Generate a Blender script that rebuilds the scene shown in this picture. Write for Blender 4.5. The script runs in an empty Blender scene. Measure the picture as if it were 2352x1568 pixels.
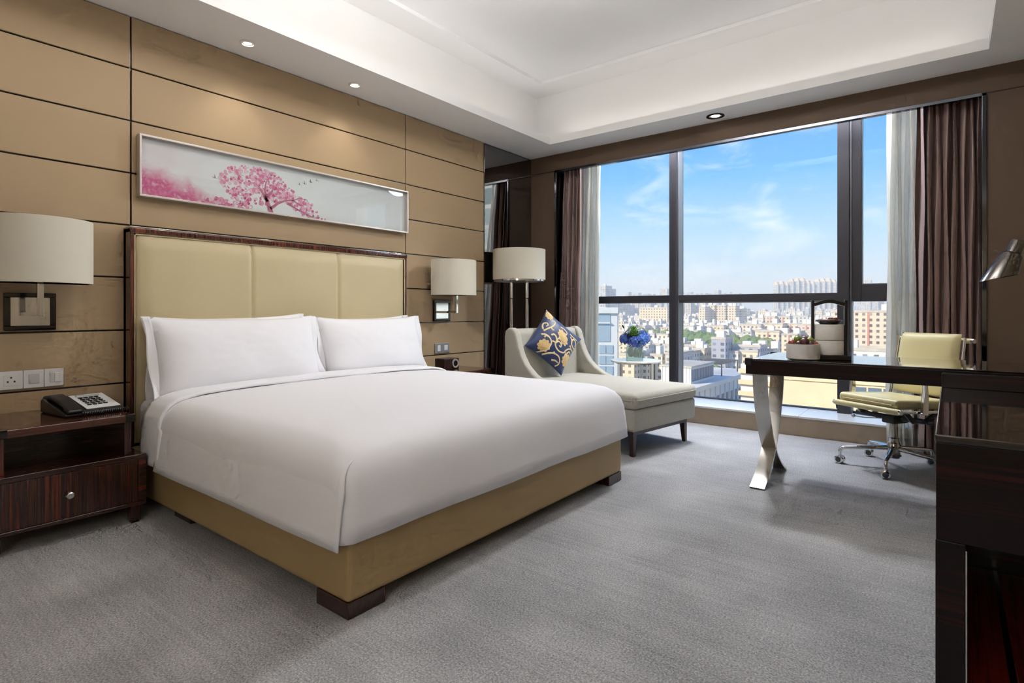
import bpy, bmesh, math, random
from mathutils import Vector, Matrix, noise
random.seed(7)
SC = bpy.context.scene
COL = SC.collection
R = math.radians

# ------------------------------------------------------------------ camera
CAMX, CAMZ = 3.72, 1.05
cam_d = bpy.data.cameras.new('camera'); cam = bpy.data.objects.new('camera', cam_d); COL.objects.link(cam)
cam.location = (CAMX, 0, CAMZ); cam.rotation_euler = (R(90), 0, R(38.0))
cam_d.sensor_width = 36; cam_d.lens = 36 * 1291 / 2352; cam_d.shift_y = -73 / 2352
cam_d.clip_start = .05; cam_d.clip_end = 8000
SC.camera = cam

# ------------------------------------------------------------------ view, world, sun
vs = SC.view_settings
vs.view_transform = 'Standard'; vs.look = 'None'; vs.gamma = 1; vs.use_curve_mapping = False
vs.exposure = 0.76
SC.cycles.use_denoising = True
SC.cycles.use_adaptive_sampling = True; SC.cycles.adaptive_threshold = .085; SC.cycles.adaptive_min_samples = 12
SC.cycles.max_bounces = 6; SC.cycles.diffuse_bounces = 3; SC.cycles.glossy_bounces = 3
SC.cycles.transparent_max_bounces = 16; SC.cycles.volume_bounces = 1
SC.cycles.sample_clamp_indirect = 6; SC.cycles.caustics_reflective = False; SC.cycles.caustics_refractive = False

def lin(c):
    return tuple(((v / 255) / 12.92 if v / 255 <= .04045 else ((v / 255 + .055) / 1.055) ** 2.4) for v in c)

class NT:
    """tiny node-graph writer"""
    def __init__(s, tree): s.t = tree; s.n = tree.nodes; s.l = tree.links
    def add(s, typ, **kw):
        nd = s.n.new(typ)
        for k, v in kw.items():
            if k.startswith('i_'): nd.inputs[k[2:].replace('_', ' ')].default_value = v
            else: setattr(nd, k, v)
        return nd
    def link(s, a, b): s.l.new(a, b)
    def math(s, op, a, b=None, clamp=False):
        nd = s.n.new('ShaderNodeMath'); nd.operation = op; nd.use_clamp = clamp
        for i, v in enumerate((a, b)):
            if v is None: continue
            if isinstance(v, (int, float)): nd.inputs[i].default_value = v
            else: s.l.new(v, nd.inputs[i])
        return nd.outputs[0]
    def ramp(s, fac, stops, interp='LINEAR'):
        nd = s.n.new('ShaderNodeValToRGB'); cr = nd.color_ramp; cr.interpolation = interp
        while len(cr.elements) < len(stops): cr.elements.new(.5)
        for e, (p, c) in zip(cr.elements, stops):
            e.position = p; e.color = (*c, 1) if len(c) == 3 else c
        s.l.new(fac, nd.inputs[0]); return nd.outputs[0]
    def mix(s, fac, a, b, blend='MIX'):
        nd = s.n.new('ShaderNodeMix'); nd.data_type = 'RGBA'; nd.blend_type = blend
        for sock, v in ((nd.inputs[0], fac), (nd.inputs[6], a), (nd.inputs[7], b)):
            if isinstance(v, (int, float)): sock.default_value = v
            elif isinstance(v, tuple): sock.default_value = (*v[:3], 1)
            else: s.l.new(v, sock)
        return nd.outputs[2]

SKY_GAIN = .82
w = bpy.data.worlds.new('sky'); SC.world = w; w.use_nodes = True
g = NT(w.node_tree); g.n.clear()
tc = g.add('ShaderNodeTexCoord')
sx = g.add('ShaderNodeSeparateXYZ'); g.link(tc.outputs['Generated'], sx.inputs[0])
base = g.ramp(sx.outputs['Z'], [(0.0, lin((208, 216, 222))), (.05, lin((203, 217, 229))), (.12, lin((170, 205, 235))),
                                (.22, lin((108, 176, 236))), (.32, lin((74, 152, 228))), (.6, lin((52, 122, 205))), (1, lin((40, 98, 180)))])
mp = g.add('ShaderNodeMapping'); mp.inputs['Scale'].default_value = (2.2, 2.2, 6.5); g.link(tc.outputs['Generated'], mp.inputs[0])
mp.inputs['Rotation'].default_value = (0, R(14), 0)
cl = g.add('ShaderNodeTexNoise', i_Scale=2.6, i_Detail=9.0, i_Roughness=.62, i_Distortion=.7); g.link(mp.outputs[0], cl.inputs[0])
cm = g.ramp(cl.outputs[0], [(.5, (0, 0, 0)), (.72, (1, 1, 1))])
colr = g.mix(g.math('MULTIPLY', cm, .62), base, lin((240, 243, 246)))
bg = g.add('ShaderNodeBackground', i_Strength=SKY_GAIN); g.link(colr, bg.inputs[0])
wo = g.add('ShaderNodeOutputWorld'); g.link(bg.outputs[0], wo.inputs[0])

sun_d = bpy.data.lights.new('sun', 'SUN'); sun = bpy.data.objects.new('sun', sun_d); COL.objects.link(sun)
sun_d.energy = 3.7; sun_d.color = (1, .83, .62); sun_d.angle = R(.6)
sun.rotation_euler = Vector((.42, .76, -.5)).to_track_quat('-Z', 'Y').to_euler()

# ------------------------------------------------------------------ object helpers
def tag(o, label=None, cat=None, group=None, kind=None):
    for k, v in (('label', label), ('category', cat), ('group', group), ('kind', kind)):
        if v: o[k] = v
    return o

def empty(name, loc=(0, 0, 0), rz=0, **kw):
    o = bpy.data.objects.new(name, None); COL.objects.link(o)
    o.location = loc; o.rotation_euler = (0, 0, rz); o.empty_display_size = .1
    return tag(o, **kw)

class MB:
    def __init__(s): s.bm = bmesh.new(); s.wn = False
    def _merge(s, b2):
        me = bpy.data.meshes.new('tmp'); b2.to_mesh(me); b2.free(); s.bm.from_mesh(me); bpy.data.meshes.remove(me); return s
    def box(s, x0, x1, y0, y1, z0, z1, b=0, seg=2, M=None):
        b2 = bmesh.new(); bmesh.ops.create_cube(b2, size=1)
        for v in b2.verts:
            v.co = Vector(((x0 + x1) / 2 + v.co.x * (x1 - x0), (y0 + y1) / 2 + v.co.y * (y1 - y0), (z0 + z1) / 2 + v.co.z * (z1 - z0)))
        if b: s.wn = True; bmesh.ops.bevel(b2, geom=b2.edges[:], offset=b, segments=seg, profile=.5, affect='EDGES', clamp_overlap=True)
        if M: b2.transform(M)
        return s._merge(b2)
    def quadface(s, pts):
        s.bm.faces.new([s.bm.verts.new(p) for p in pts]); return s
    def tube(s, pts, r, n=10, cap=True):
        pts = [Vector(p) for p in pts]; m = len(pts)
        rr = r if isinstance(r, (list, tuple)) else [r] * m
        rings = []; up = None
        for i, p in enumerate(pts):
            d = (pts[min(i + 1, m - 1)] - pts[max(i - 1, 0)]).normalized()
            if up is None:
                up = d.orthogonal().normalized()
            else:
                up = (up - d * up.dot(d)).normalized()
            sd = d.cross(up)
            rings.append([s.bm.verts.new(p + (up * math.cos(2 * math.pi * k / n) + sd * math.sin(2 * math.pi * k / n)) * rr[i]) for k in range(n)])
        for a, b in zip(rings, rings[1:]):
            for k in range(n):
                s.bm.faces.new((a[k], a[(k + 1) % n], b[(k + 1) % n], b[k]))
        if cap:
            s.bm.faces.new(rings[0][::-1]); s.bm.faces.new(rings[-1])
        return s
    def lathe(s, prof, n=32, c=(0, 0, 0), M=None):
        b2 = bmesh.new(); rings = []
        for r, z in prof:
            if r < 1e-6: rings.append([b2.verts.new((0, 0, z))])
            else: rings.append([b2.verts.new((r * math.cos(2 * math.pi * k / n), r * math.sin(2 * math.pi * k / n), z)) for k in range(n)])
        for a, b in zip(rings, rings[1:]):
            for k in range(n):
                if len(a) == 1 and len(b) == 1: continue
                if len(a) == 1: b2.faces.new((a[0], b[(k + 1) % n], b[k]))
                elif len(b) == 1: b2.faces.new((a[k], a[(k + 1) % n], b[0]))
                else: b2.faces.new((a[k], a[(k + 1) % n], b[(k + 1) % n], b[k]))
        b2.transform(M if M else Matrix.Translation(c))
        return s._merge(b2)
    def prism(s, poly, a, b, axis='z', bev=0, M=None):
        """poly in the plane normal to axis: z->(x,y), y->(x,z), x->(y,z)"""
        def pt(p, h):
            return {'z': (p[0], p[1], h), 'y': (p[0], h, p[1]), 'x': (h, p[0], p[1])}[axis]
        b2 = bmesh.new()
        lo = [b2.verts.new(pt(p, a)) for p in poly]; hi = [b2.verts.new(pt(p, b)) for p in poly]
        b2.faces.new(lo); b2.faces.new(hi[::-1]); m = len(poly)
        for i in range(m): b2.faces.new((lo[i], lo[(i + 1) % m], hi[(i + 1) % m], hi[i]))
        bmesh.ops.recalc_face_normals(b2, faces=b2.faces[:])
        if bev:
            s.wn = True
            ed = [e for e in b2.edges if len(e.link_faces) == 2 and e.calc_face_angle() > .9]
            bmesh.ops.bevel(b2, geom=ed, offset=bev, segments=2, profile=.5, affect='EDGES', clamp_overlap=True)
        if M: b2.transform(M)
        return s._merge(b2)
    def grid(s, fn, nu, nv, closeu=False):
        V = [[s.bm.verts.new(fn(i / (nu if closeu else nu - 1), j / (nv - 1))) for j in range(nv)] for i in range(nu)]
        for i in range(nu if closeu else nu - 1):
            for j in range(nv - 1):
                a, b = V[i], V[(i + 1) % nu]
                s.bm.faces.new((a[j], b[j], b[j + 1], a[j + 1]))
        return s
    def ball(s, c, r, sub=2, sc=(1, 1, 1), M=None):
        b2 = bmesh.new(); bmesh.ops.create_icosphere(b2, subdivisions=sub, radius=r)
        for v in b2.verts: v.co = Vector((v.co.x * sc[0], v.co.y * sc[1], v.co.z * sc[2]))
        if M: b2.transform(M)
        b2.transform(Matrix.Translation(c)); return s._merge(b2)
    def obj(s, name, mat, parent=None, local=False, smooth=True, ang=35, recalc=True, kind=None):
        if recalc: bmesh.ops.recalc_face_normals(s.bm, faces=s.bm.faces[:])
        me = bpy.data.meshes.new(name); s.bm.to_mesh(me); s.bm.free()
        if parent is not None and not local:
            me.transform(Matrix.LocRotScale(parent.location, parent.rotation_euler, parent.scale).inverted())
        if smooth: me.shade_smooth(); me.set_sharp_from_angle(angle=R(ang))
        me.materials.append(mat) if mat else None
        o = bpy.data.objects.new(name, me); COL.objects.link(o)
        if s.wn and smooth:
            me.set_sharp_from_angle(angle=R(max(ang, 60))); md = o.modifiers.new('normals', 'WEIGHTED_NORMAL'); md.weight = 100; md.keep_sharp = True
        if parent is not None: o.parent = parent
        if kind: o['kind'] = kind
        return o

def share(src, name, parent, loc=(0, 0, 0), rot=None):
    o = bpy.data.objects.new(name, src.data); COL.objects.link(o); o.parent = parent; o.location = loc
    if rot: o.rotation_euler = rot
    return o

def sub_obj(mb, name, mat, top, part, **kw):
    """a sub-part: child of a part whose own mesh sits in the thing's frame"""
    o = mb.obj(name, mat, top, **kw); o.parent = part; return o

# ------------------------------------------------------------------ materials
def principled(name):
    m = bpy.data.materials.new(name); m.use_nodes = True
    t = NT(m.node_tree); b = m.node_tree.nodes['Principled BSDF']
    return m, t, b

def mat(name, col, rough=.5, metal=0, coat=0, spec=.5, bump=None, vary=None, sheen=0, alpha=None, trans=0, aniso=None):
    """bump=(scale,strength); vary=(scale,amount)"""
    m, t, b = principled(name)
    c = lin(col)
    b.inputs['Base Color'].default_value = (*c, 1); b.inputs['Roughness'].default_value = rough
    b.inputs['Metallic'].default_value = metal; b.inputs['Coat Weight'].default_value = coat
    b.inputs['Coat Roughness'].default_value = .04; b.inputs['Specular IOR Level'].default_value = spec
    b.inputs['Sheen Weight'].default_value = sheen; b.inputs['Transmission Weight'].default_value = trans
    co = t.add('ShaderNodeTexCoord')
    if vary:
        n = t.add('ShaderNodeTexNoise', i_Scale=vary[0], i_Detail=4.0); t.link(co.outputs['Object'], n.inputs[0])
        k = vary[1]
        lo = tuple(v * (1 - k) for v in c); hi = tuple(min(1, v * (1 + k)) for v in c)
        t.link(t.ramp(n.outputs[0], [(.3, lo), (.7, hi)]), b.inputs['Base Color'])
    if bump:
        n = t.add('ShaderNodeTexNoise', i_Scale=bump[0], i_Detail=3.0); t.link(co.outputs['Object'], n.inputs[0])
        bp = t.add('ShaderNodeBump', i_Strength=bump[1], i_Distance=.002); t.link(n.outputs[0], bp.inputs['Height'])
        t.link(bp.outputs[0], b.inputs['Normal'])
    return m

def wood(name, grain, dark, mid, red, scale=1.0, rough=.16, coat=.6, spec=.5):
    """striped ebony: long streaks along one axis"""
    m, t, b = principled(name)
    co = t.add('ShaderNodeTexCoord'); mp = t.add('ShaderNodeMapping'); t.link(co.outputs['Object'], mp.inputs[0])
    s = [46 * scale] * 3; s['xyz'.index(grain)] = .9 * scale
    mp.inputs['Scale'].default_value = s
    n = t.add('ShaderNodeTexNoise', i_Scale=1.0, i_Detail=5.0, i_Roughness=.65, i_Distortion=.25); t.link(mp.outputs[0], n.inputs[0])
    n2 = t.add('ShaderNodeTexNoise', i_Scale=.22, i_Detail=2.0); t.link(mp.outputs[0], n2.inputs[0])
    f = t.math('ADD', t.math('MULTIPLY', n.outputs[0], .62), t.math('MULTIPLY', n2.outputs[0], .38))
    t.link(t.ramp(f, [(.36, lin(dark)), (.47, lin(mid)), (.53, lin(dark)), (.6, lin(red)), (.68, lin(mid))]), b.inputs['Base Color'])
    b.inputs['Roughness'].default_value = rough; b.inputs['Coat Weight'].default_value = coat; b.inputs['Coat Roughness'].default_value = .05; b.inputs['Specular IOR Level'].default_value = spec
    return m

def fabric(name, col, scale=900, rough=.85, var=.12, sheen=.2, bump=.25, stretch=(1, 1, 1), spec=.3):
    m, t, b = principled(name); c = lin(col)
    co = t.add('ShaderNodeTexCoord'); mp = t.add('ShaderNodeMapping'); t.link(co.outputs['Object'], mp.inputs[0]); mp.inputs['Scale'].default_value = stretch
    n = t.add('ShaderNodeTexNoise', i_Scale=scale, i_Detail=2.0); t.link(mp.outputs[0], n.inputs[0])
    t.link(t.ramp(n.outputs[0], [(.3, tuple(v * (1 - var) for v in c)), (.7, tuple(min(1, v * (1 + var)) for v in c))]), b.inputs['Base Color'])
    bp = t.add('ShaderNodeBump', i_Strength=bump, i_Distance=.001); t.link(n.outputs[0], bp.inputs['Height']); t.link(bp.outputs[0], b.inputs['Normal'])
    b.inputs['Roughness'].default_value = rough; b.inputs['Sheen Weight'].default_value = sheen; b.inputs['Specular IOR Level'].default_value = spec
    return m

def glass(name, tint=(255, 255, 255), gloss=.06, rough=0.0, fk=.5):
    m = bpy.data.materials.new(name); m.use_nodes = True; t = NT(m.node_tree); t.n.clear()
    tr = t.add('ShaderNodeBsdfTransparent'); tr.inputs[0].default_value = (*lin(tint), 1)
    gl = t.add('ShaderNodeBsdfGlossy'); gl.inputs['Roughness'].default_value = rough
    fr = t.add('ShaderNodeLayerWeight', i_Blend=.25)
    mx = t.add('ShaderNodeMixShader'); t.link(t.math('ADD', t.math('MULTIPLY', fr.outputs['Fresnel'], fk), gloss, True), mx.inputs[0])
    t.link(tr.outputs[0], mx.inputs[1]); t.link(gl.outputs[0], mx.inputs[2])
    o = t.add('ShaderNodeOutputMaterial'); t.link(mx.outputs[0], o.inputs[0]); return m

def emit(name, col, strength):
    m = bpy.data.materials.new(name); m.use_nodes = True; t = NT(m.node_tree); t.n.clear()
    e = t.add('ShaderNodeEmission', i_Strength=strength); e.inputs[0].default_value = (*lin(col), 1)
    o = t.add('ShaderNodeOutputMaterial'); t.link(e.outputs[0], o.inputs[0]); return m

def cloth_translucent(name, col, transp, transl):
    m = bpy.data.materials.new(name); m.use_nodes = True; t = NT(m.node_tree); t.n.clear()
    c = (*lin(col), 1)
    co = t.add('ShaderNodeTexCoord'); wv = t.add('ShaderNodeTexNoise', i_Scale=220.0, i_Detail=1.0)
    mp = t.add('ShaderNodeMapping'); mp.inputs['Scale'].default_value = (1, 1, .05); t.link(co.outputs['Object'], mp.inputs[0]); t.link(mp.outputs[0], wv.inputs[0])
    df = t.add('ShaderNodeBsdfDiffuse'); df.inputs[0].default_value = c
    tl = t.add('ShaderNodeBsdfTranslucent'); tl.inputs[0].default_value = c
    tp = t.add('ShaderNodeBsdfTransparent')
    a = t.add('ShaderNodeMixShader', ); a.inputs[0].default_value = transl; t.link(df.outputs[0], a.inputs[1]); t.link(tl.outputs[0], a.inputs[2])
    b = t.add('ShaderNodeMixShader'); t.link(t.math('MULTIPLY', wv.outputs[0], transp * 2), b.inputs[0]); t.link(a.outputs[0], b.inputs[1]); t.link(tp.outputs[0], b.inputs[2])
    o = t.add('ShaderNodeOutputMaterial'); t.link(b.outputs[0], o.inputs[0]); return m

M = {}
M['ceiling'] = mat('ceiling_paint', (249, 248, 247), .8)
M['panel'] = fabric('wall_panel_vinyl', (180, 155, 122), 700, .62, .05, 0, .12, spec=.35)
M['joint'] = mat('joint_polished_metal', (62, 62, 64), .12, 1)
M['wallplain'] = mat('plain_wall', (186, 168, 140), .7)
M['carpet'] = None
M['ebony_z'] = wood('ebony_upright', 'z', (28, 15, 13), (68, 38, 29), (106, 50, 34))
M['ebony_y'] = wood('ebony_crosswise', 'y', (28, 15, 13), (62, 34, 26), (92, 42, 28))
M['ebony_x'] = wood('ebony_lengthwise', 'x', (12, 7, 8), (24, 13, 13), (52, 22, 20), rough=.28, coat=.12, spec=.22)
M['ebony_top'] = wood('ebony_top_warm', 'y', (52, 24, 16), (84, 42, 26), (110, 54, 30), .7)
M['ebony_red'] = wood('ebony_shelf_red', 'y', (84, 26, 18), (150, 50, 30), (206, 88, 50), .8, rough=.3, coat=.3)
M['ebony_frame'] = wood('ebony_frame', 'z', (38, 16, 12), (92, 44, 30), (126, 62, 40), 1.4)
M['darkwood'] = mat('dark_stained_wood', (46, 27, 24), .35, coat=.2, vary=(30, .25))
M['leather'] = mat('headboard_leather', (200, 184, 146), .45, vary=(3, .03), bump=(500, .12), spec=.4)
M['bedbase'] = mat('bed_base_leather', (178, 152, 106), .42, vary=(4, .04), bump=(600, .15), spec=.4)
M['piping'] = mat('leather_piping', (206, 190, 150), .5)
M['linen'] = fabric('white_bed_linen', (240, 239, 243), 1200, .8, .015, .15, .08)
M['linen2'] = fabric('white_pillow_linen', (243, 242, 246), 1200, .8, .012, .15, .08)
M['chrome'] = mat('chrome', (215, 215, 215), .08, 1)
M['steel'] = mat('brushed_steel', (190, 186, 180), .2, 1)
M['darkchrome'] = mat('black_chrome', (70, 68, 66), .1, 1)
M['mirror'] = mat('tinted_mirror', (150, 147, 147), .015, 1)
M['trim'] = mat('window_trim_smoked_metal', (92, 94, 100), .08, 1)
M['fascia'] = fabric('brown_wallcovering', (104, 84, 68), 260, .55, .16, 0, .3, (1, 1, 2.4), .4)
M['frame'] = mat('window_frame_bronze', (58, 57, 62), .45, .2)
M['framelight'] = mat('window_frame_grey', (128, 130, 134), .4, .3)
M['sill'] = mat('white_sill_stone', (226, 226, 226), .28, vary=(4, .03))
M['marble'] = mat('beige_marble', (164, 146, 126), .32, vary=(5, .10))
M['pane'] = glass('window_pane', (250, 253, 252), .008, fk=.06)
M['glass'] = glass('clear_glass', (252, 254, 254), .035, fk=.22)
M['drape'] = fabric('mauve_satin', (138, 112, 106), 500, .42, .06, .3, .1, (1, 1, .1), .5)
M['sheer'] = cloth_translucent('sheer_voile', (254, 253, 247), .13, .68)
M['chaise'] = fabric('greige_linen_weave', (172, 168, 156), 210, .9, .16, .2, .5, (1, 1, 1))
M['shade'] = cloth_translucent('shade_linen', (226, 219, 202), .0, .12)
M['plastic_w'] = mat('white_plastic', (232, 232, 232), .35)
M['plastic_g'] = mat('grey_plastic', (200, 200, 203), .4)
M['plastic_s'] = mat('silver_plastic', (176, 178, 182), .32, .5)
M['black'] = mat('black_plastic', (20, 21, 23), .35)
M['blackwood'] = mat('black_lacquer', (22, 16, 15), .3, coat=.3)
M['paper'] = mat('paper_card', (214, 214, 212), .6)
M['silverframe'] = mat('champagne_frame', (212, 203, 197), .32, .55)
M['cream'] = mat('cream_leather', (220, 208, 158), .4, bump=(500, .08), spec=.4)
M['armgrey'] = mat('grey_cast_metal', (74, 78, 86), .4, .5)
M['ceramic'] = mat('white_ceramic', (226, 222, 218), .45, vary=(40, .04))
M['navy'] = fabric('navy_satin', (16, 42, 88), 700, .45, .12, .3, .1, (1, 1, 1), .5)
M['gold'] = fabric('gold_embroidery', (216, 190, 142), 300, .55, .12, .2, .5)
M['gold2'] = fabric('pale_gold_embroidery', (205, 174, 120), 140, .55, .22, .2, .6)

def carpet_mat():
    m, t, b = principled('grey_cut_pile_carpet')
    co = t.add('ShaderNodeTexCoord')
    n1 = t.add('ShaderNodeTexNoise', i_Scale=150.0, i_Detail=3.0, i_Roughness=.75); t.link(co.outputs['Object'], n1.inputs[0])
    mp = t.add('ShaderNodeMapping'); mp.inputs['Scale'].default_value = (1.2, 42, 1); t.link(co.outputs['Object'], mp.inputs[0])
    n2 = t.add('ShaderNodeTexNoise', i_Scale=1.0, i_Detail=3.0); t.link(mp.outputs[0], n2.inputs[0])
    n3 = t.add('ShaderNodeTexNoise', i_Scale=2.2, i_Detail=3.0); t.link(co.outputs['Object'], n3.inputs[0])
    f = t.math('ADD', t.math('ADD', t.math('MULTIPLY', n1.outputs[0], .68), t.math('MULTIPLY', n2.outputs[0], .10)), t.math('MULTIPLY', n3.outputs[0], .22))
    t.link(t.ramp(f, [(.37, lin((112, 112, 114))), (.5, lin((158, 158, 160))), (.63, lin((202, 202, 202)))]), b.inputs['Base Color'])
    bp = t.add('ShaderNodeBump', i_Strength=.6, i_Distance=.004); t.link(n1.outputs[0], bp.inputs['Height']); t.link(bp.outputs[0], b.inputs['Normal'])
    b.inputs['Roughness'].default_value = .95; b.inputs['Sheen Weight'].default_value = .25; b.inputs['Specular IOR Level'].default_value = .15
    return m
M['carpet'] = carpet_mat()

# ------------------------------------------------------------------ room shell
X1, Y0, Y1, H = 4.40, -1.6, 5.10, 2.734
def struct(o): o['kind'] = 'structure'; return o
struct(MB().box(-.3, X1 + .3, Y0 - .3, 5.9, -.3, 0).obj('floor', M['carpet'], smooth=False))
# headboard wall: polished backing with upholstered panels on it
wl = struct(MB().box(-.3, -.004, Y0 - .3, 5.9, 0, 3.6).obj('wall_left', M['joint'], smooth=False))
cols = [-1.6, -.865, 1.196, 3.257, 4.292]
zs = [2.734 - .3 * k for k in range(10)]; zs[-1] = .0
G = .0045
for c0, c1 in zip(cols, cols[1:]):
    for z1, z0 in zip(zs, zs[1:]):
        MB().box(-.006, .010, c0 + G, c1 - G, z0 + (G if z0 > 0 else 0), z1 - G * .9, .0025, 2).obj('wall_panel', M['panel'], wl)
mir = MB().box(-.003, .010, 4.297, 5.10, .0, H - .012, .002).obj('mirror_panel', M['mirror'])
tag(mir, 'tall dark tinted mirror panel filling the wall beside the window corner', 'mirror')
struct(MB().box(X1, X1 + .3, Y0 - .3, 5.9, 0, 3.6).obj('wall_right', M['wallplain'], smooth=False))
struct(MB().box(-.3, X1 + .3, Y0 - .3, Y0, 0, 3.6).obj('wall_back', M['wallplain'], smooth=False))
# window wall
OX0, OX1, OZ = .33, 3.914, 2.555
b = MB(); b.box(0, OX0, Y1, 5.72, 0, 3.6); b.box(OX1, X1, Y1, 5.72, 0, 3.6); b.box(OX0, OX1, Y1, Y1 + .03, OZ, 3.6)
ww = struct(b.obj('wall_window', M['fascia'], smooth=False))
struct(MB().box(OX0, OX1, Y1 + .03, 5.72, 2.93, 3.6).obj('trim_1', M['ceiling'], smooth=False))     # ceiling of the curtain recess
b = MB(); tw = .026
b.box(OX0, OX1, Y1 - .012, Y1 + .035, OZ - .022, OZ + .004, .003); b.box(OX0 - .002, OX0 + tw * .8, Y1 - .012, Y1 + .30, .0, OZ, .003); b.box(OX1 - tw, OX1 + .002, Y1 - .012, Y1 + .03, .0, OZ, .003)
struct(b.obj('trim_2', M['trim']))
struct(MB().box(0, X1, Y1 - .004, Y1, 2.55, 2.556).obj('trim_3', M['darkwood'], smooth=False))
b = MB().box(OX0, OX1, 5.155, 5.72, .0, .148, .002)
sl = struct(b.obj('trim_4', M['marble']))
for i in range(3):
    xa = OX0 + (OX1 - OX0) * i / 3; xb = OX0 + (OX1 - OX0) * (i + 1) / 3
    MB().box(xa + .0008, xb - .0008, 5.145, 5.72, .148, .166, .003).obj('sill_slab', M['sill'], sl)

# window
GY = 5.63
wd = struct(empty('window_1', (0, GY, .166)))
wx = [OX0, 1.455, 2.952, OX1]
for xa, xb in ((1.455, 1.529), (2.952, 3.04)):
    p = MB().box(xa, xb, 5.50, 5.70, .166, 2.93, .003).obj('mullion', M['frame'], wd)
    MB().box(xb, xb + .014, 5.535, 5.66, .166, 2.93, .002).obj('glazing_bead', M['framelight'], wd)  # paler grey puts the lit side of the mullion into the colour
for xa, xb in ((OX0, 1.455), (1.543, 2.952)):
    MB().box(xa, xb, 5.53, 5.68, 1.135, 1.197, .003).obj('transom', M['frame'], wd)
    MB().box(xa, xb, 5.56, 5.64, 1.118, 1.135, .002).obj('glazing_bead', M['framelight'], wd)
b = MB()
b.box(3.054, 3.122, 5.545, 5.67, 1.12, 2.93, .004); b.box(3.122, OX1, 5.545, 5.67, 1.12, 1.265, .004)
b.obj('casement_sash', M['frame'], wd)
b = MB(); b.box(3.122, 3.128, 5.575, 5.65, 1.265, 2.93, .001); b.box(3.122, OX1, 5.575, 5.65, 1.265, 1.271, .001); b.obj('glazing_bead', M['framelight'], wd)
for xa, xb, za, zb in ((OX0, 1.455, .166, 1.118), (OX0, 1.455, 1.197, 2.93), (1.543, 2.952, .166, 1.118), (1.543, 2.952, 1.197, 2.93), (3.054, OX1, .166, 1.12), (3.128, OX1, 1.271, 2.93)):
    MB().box(xa, xb, GY, GY + .006, za, zb).obj('pane', M['pane'], wd, smooth=False)
for xa, xb in ((OX0, 1.455), (1.543, 2.952), (3.054, OX1)):
    MB().box(xa, xb, 5.60, 5.66, .166, .176, .001).obj('bottom_bead', M['frame'], wd)

# ceiling: lip, cove, inner wall, stepped upper ceiling
TX0, TX1, TY0, TY1 = .493, 3.913, -.6, 4.758
CX0, CX1, CY0, CY1 = .193, 4.213, -.85, 4.958
def ring(b, o, i, z0, z1):
    b.box(o[0], o[1], o[2], i[2], z0, z1); b.box(o[0], o[1], i[3], o[3], z0, z1)
    b.box(o[0], i[0], i[2], i[3], z0, z1); b.box(i[1], o[1], i[2], i[3], z0, z1)
b = MB()
ring(b, (-.3, X1 + .3, Y0 - .3, Y1 + .01), (TX0, TX1, TY0, TY1), H, H + .072)
ring(b, (-.3, X1 + .3, Y0 - .3, Y1 + .01), (CX0, CX1, CY0, CY1), H + .072, 3.325)
UX0, UX1, UY0, UY1 = .455, 3.95, -.55, 4.665
ring(b, (-.3, X1 + .3, Y0 - .3, Y1 + .01), (UX0, UX1, UY0, UY1), 3.325, 3.356)
b.box(-.3, X1 + .3, Y0 - .3, 5.9, 3.356, 3.65)
ce = struct(b.obj('ceiling', M['ceiling'], smooth=False))
# fill strips added on the ledge behind the lip to brighten the ceiling
FILL_LED = emit('cove_fill_led', (255, 250, 242), 3.2)
def cove(name, x0, x1, y0, y1, label):
    t = empty(name, ((x0 + x1) / 2, (y0 + y1) / 2, H + .072), label=label, cat='fill light', group='added fill strips hidden in the ceiling cove')
    MB().box(x0, x1, y0, y1, H + .072, H + .075, .001).obj('channel', M['steel'], t)
    i = .008
    MB().box(x0 + i, x1 - i, y0 + i, y1 - i, H + .075, H + .079).obj('diffuser', FILL_LED, t, smooth=False)
cove('cove_fill_light', .40, .46, TY0, 4.6, 'added fill light strip hidden in the ceiling cove over the headboard wall')
cove('cove_fill_light', 3.945, 4.005, TY0, 4.6, 'added fill light strip hidden in the ceiling cove over the desk side')
cove('cove_fill_light', .55, 3.85, 4.785, 4.835, 'added fill light strip hidden in the ceiling cove along the window')
cove('cove_fill_light', .5, 3.9, -.70, -.64, 'added fill light strip hidden in the ceiling cove behind the camera end')
# unseen lamp added in the middle of the tray as overhead fill
cl_ = empty('ceiling_fill_lamp', (2.2, 2.0, 3.345), label='added round drum fill lamp hung in the middle of the ceiling tray', cat='ceiling lamp')
MB().lathe([(0, 3.356), (.08, 3.356), (.08, 3.325), (.012, 3.322), (.012, 2.99), (0, 2.99)], 24, (2.2, 2.0, 0)).obj('canopy', M['chrome'], cl_)
MB().lathe([(.80, 3.005), (.815, 3.005), (.815, 2.955), (.80, 2.955), (.80, 3.005)], 64, (2.2, 2.0, 0)).obj('rim', M['steel'], cl_)
MB().lathe([(0, 2.985), (.80, 2.985), (.80, 2.982), (0, 2.982)], 48, (2.2, 2.0, 0)).obj('uplight_diffuser', emit('uplight_fill_glow', (253, 251, 249), 11.0), cl_)
MB().lathe([(0, 2.978), (.80, 2.978), (.80, 2.965), (0, 2.960)], 48, (2.2, 2.0, 0)).obj('lower_diffuser', emit('drum_fill_glow', (255, 252, 247), .8), cl_)
# light trough added out of sight in the curtain recess to boost the daylight
t = empty('pelmet_fill_light', (2.1, 5.36, 2.93), label='added long fill light trough hidden above the curtains in the window recess', cat='fill light')
MB().box(.95, 3.25, 5.20, 5.50, 2.90, 2.93, .003).obj('housing', M['steel'], t)
MB().box(.97, 3.23, 5.215, 5.485, 2.893, 2.90).obj('diffuser', emit('pelmet_fill_led', (236, 242, 255), 22.0), t, smooth=False)
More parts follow.
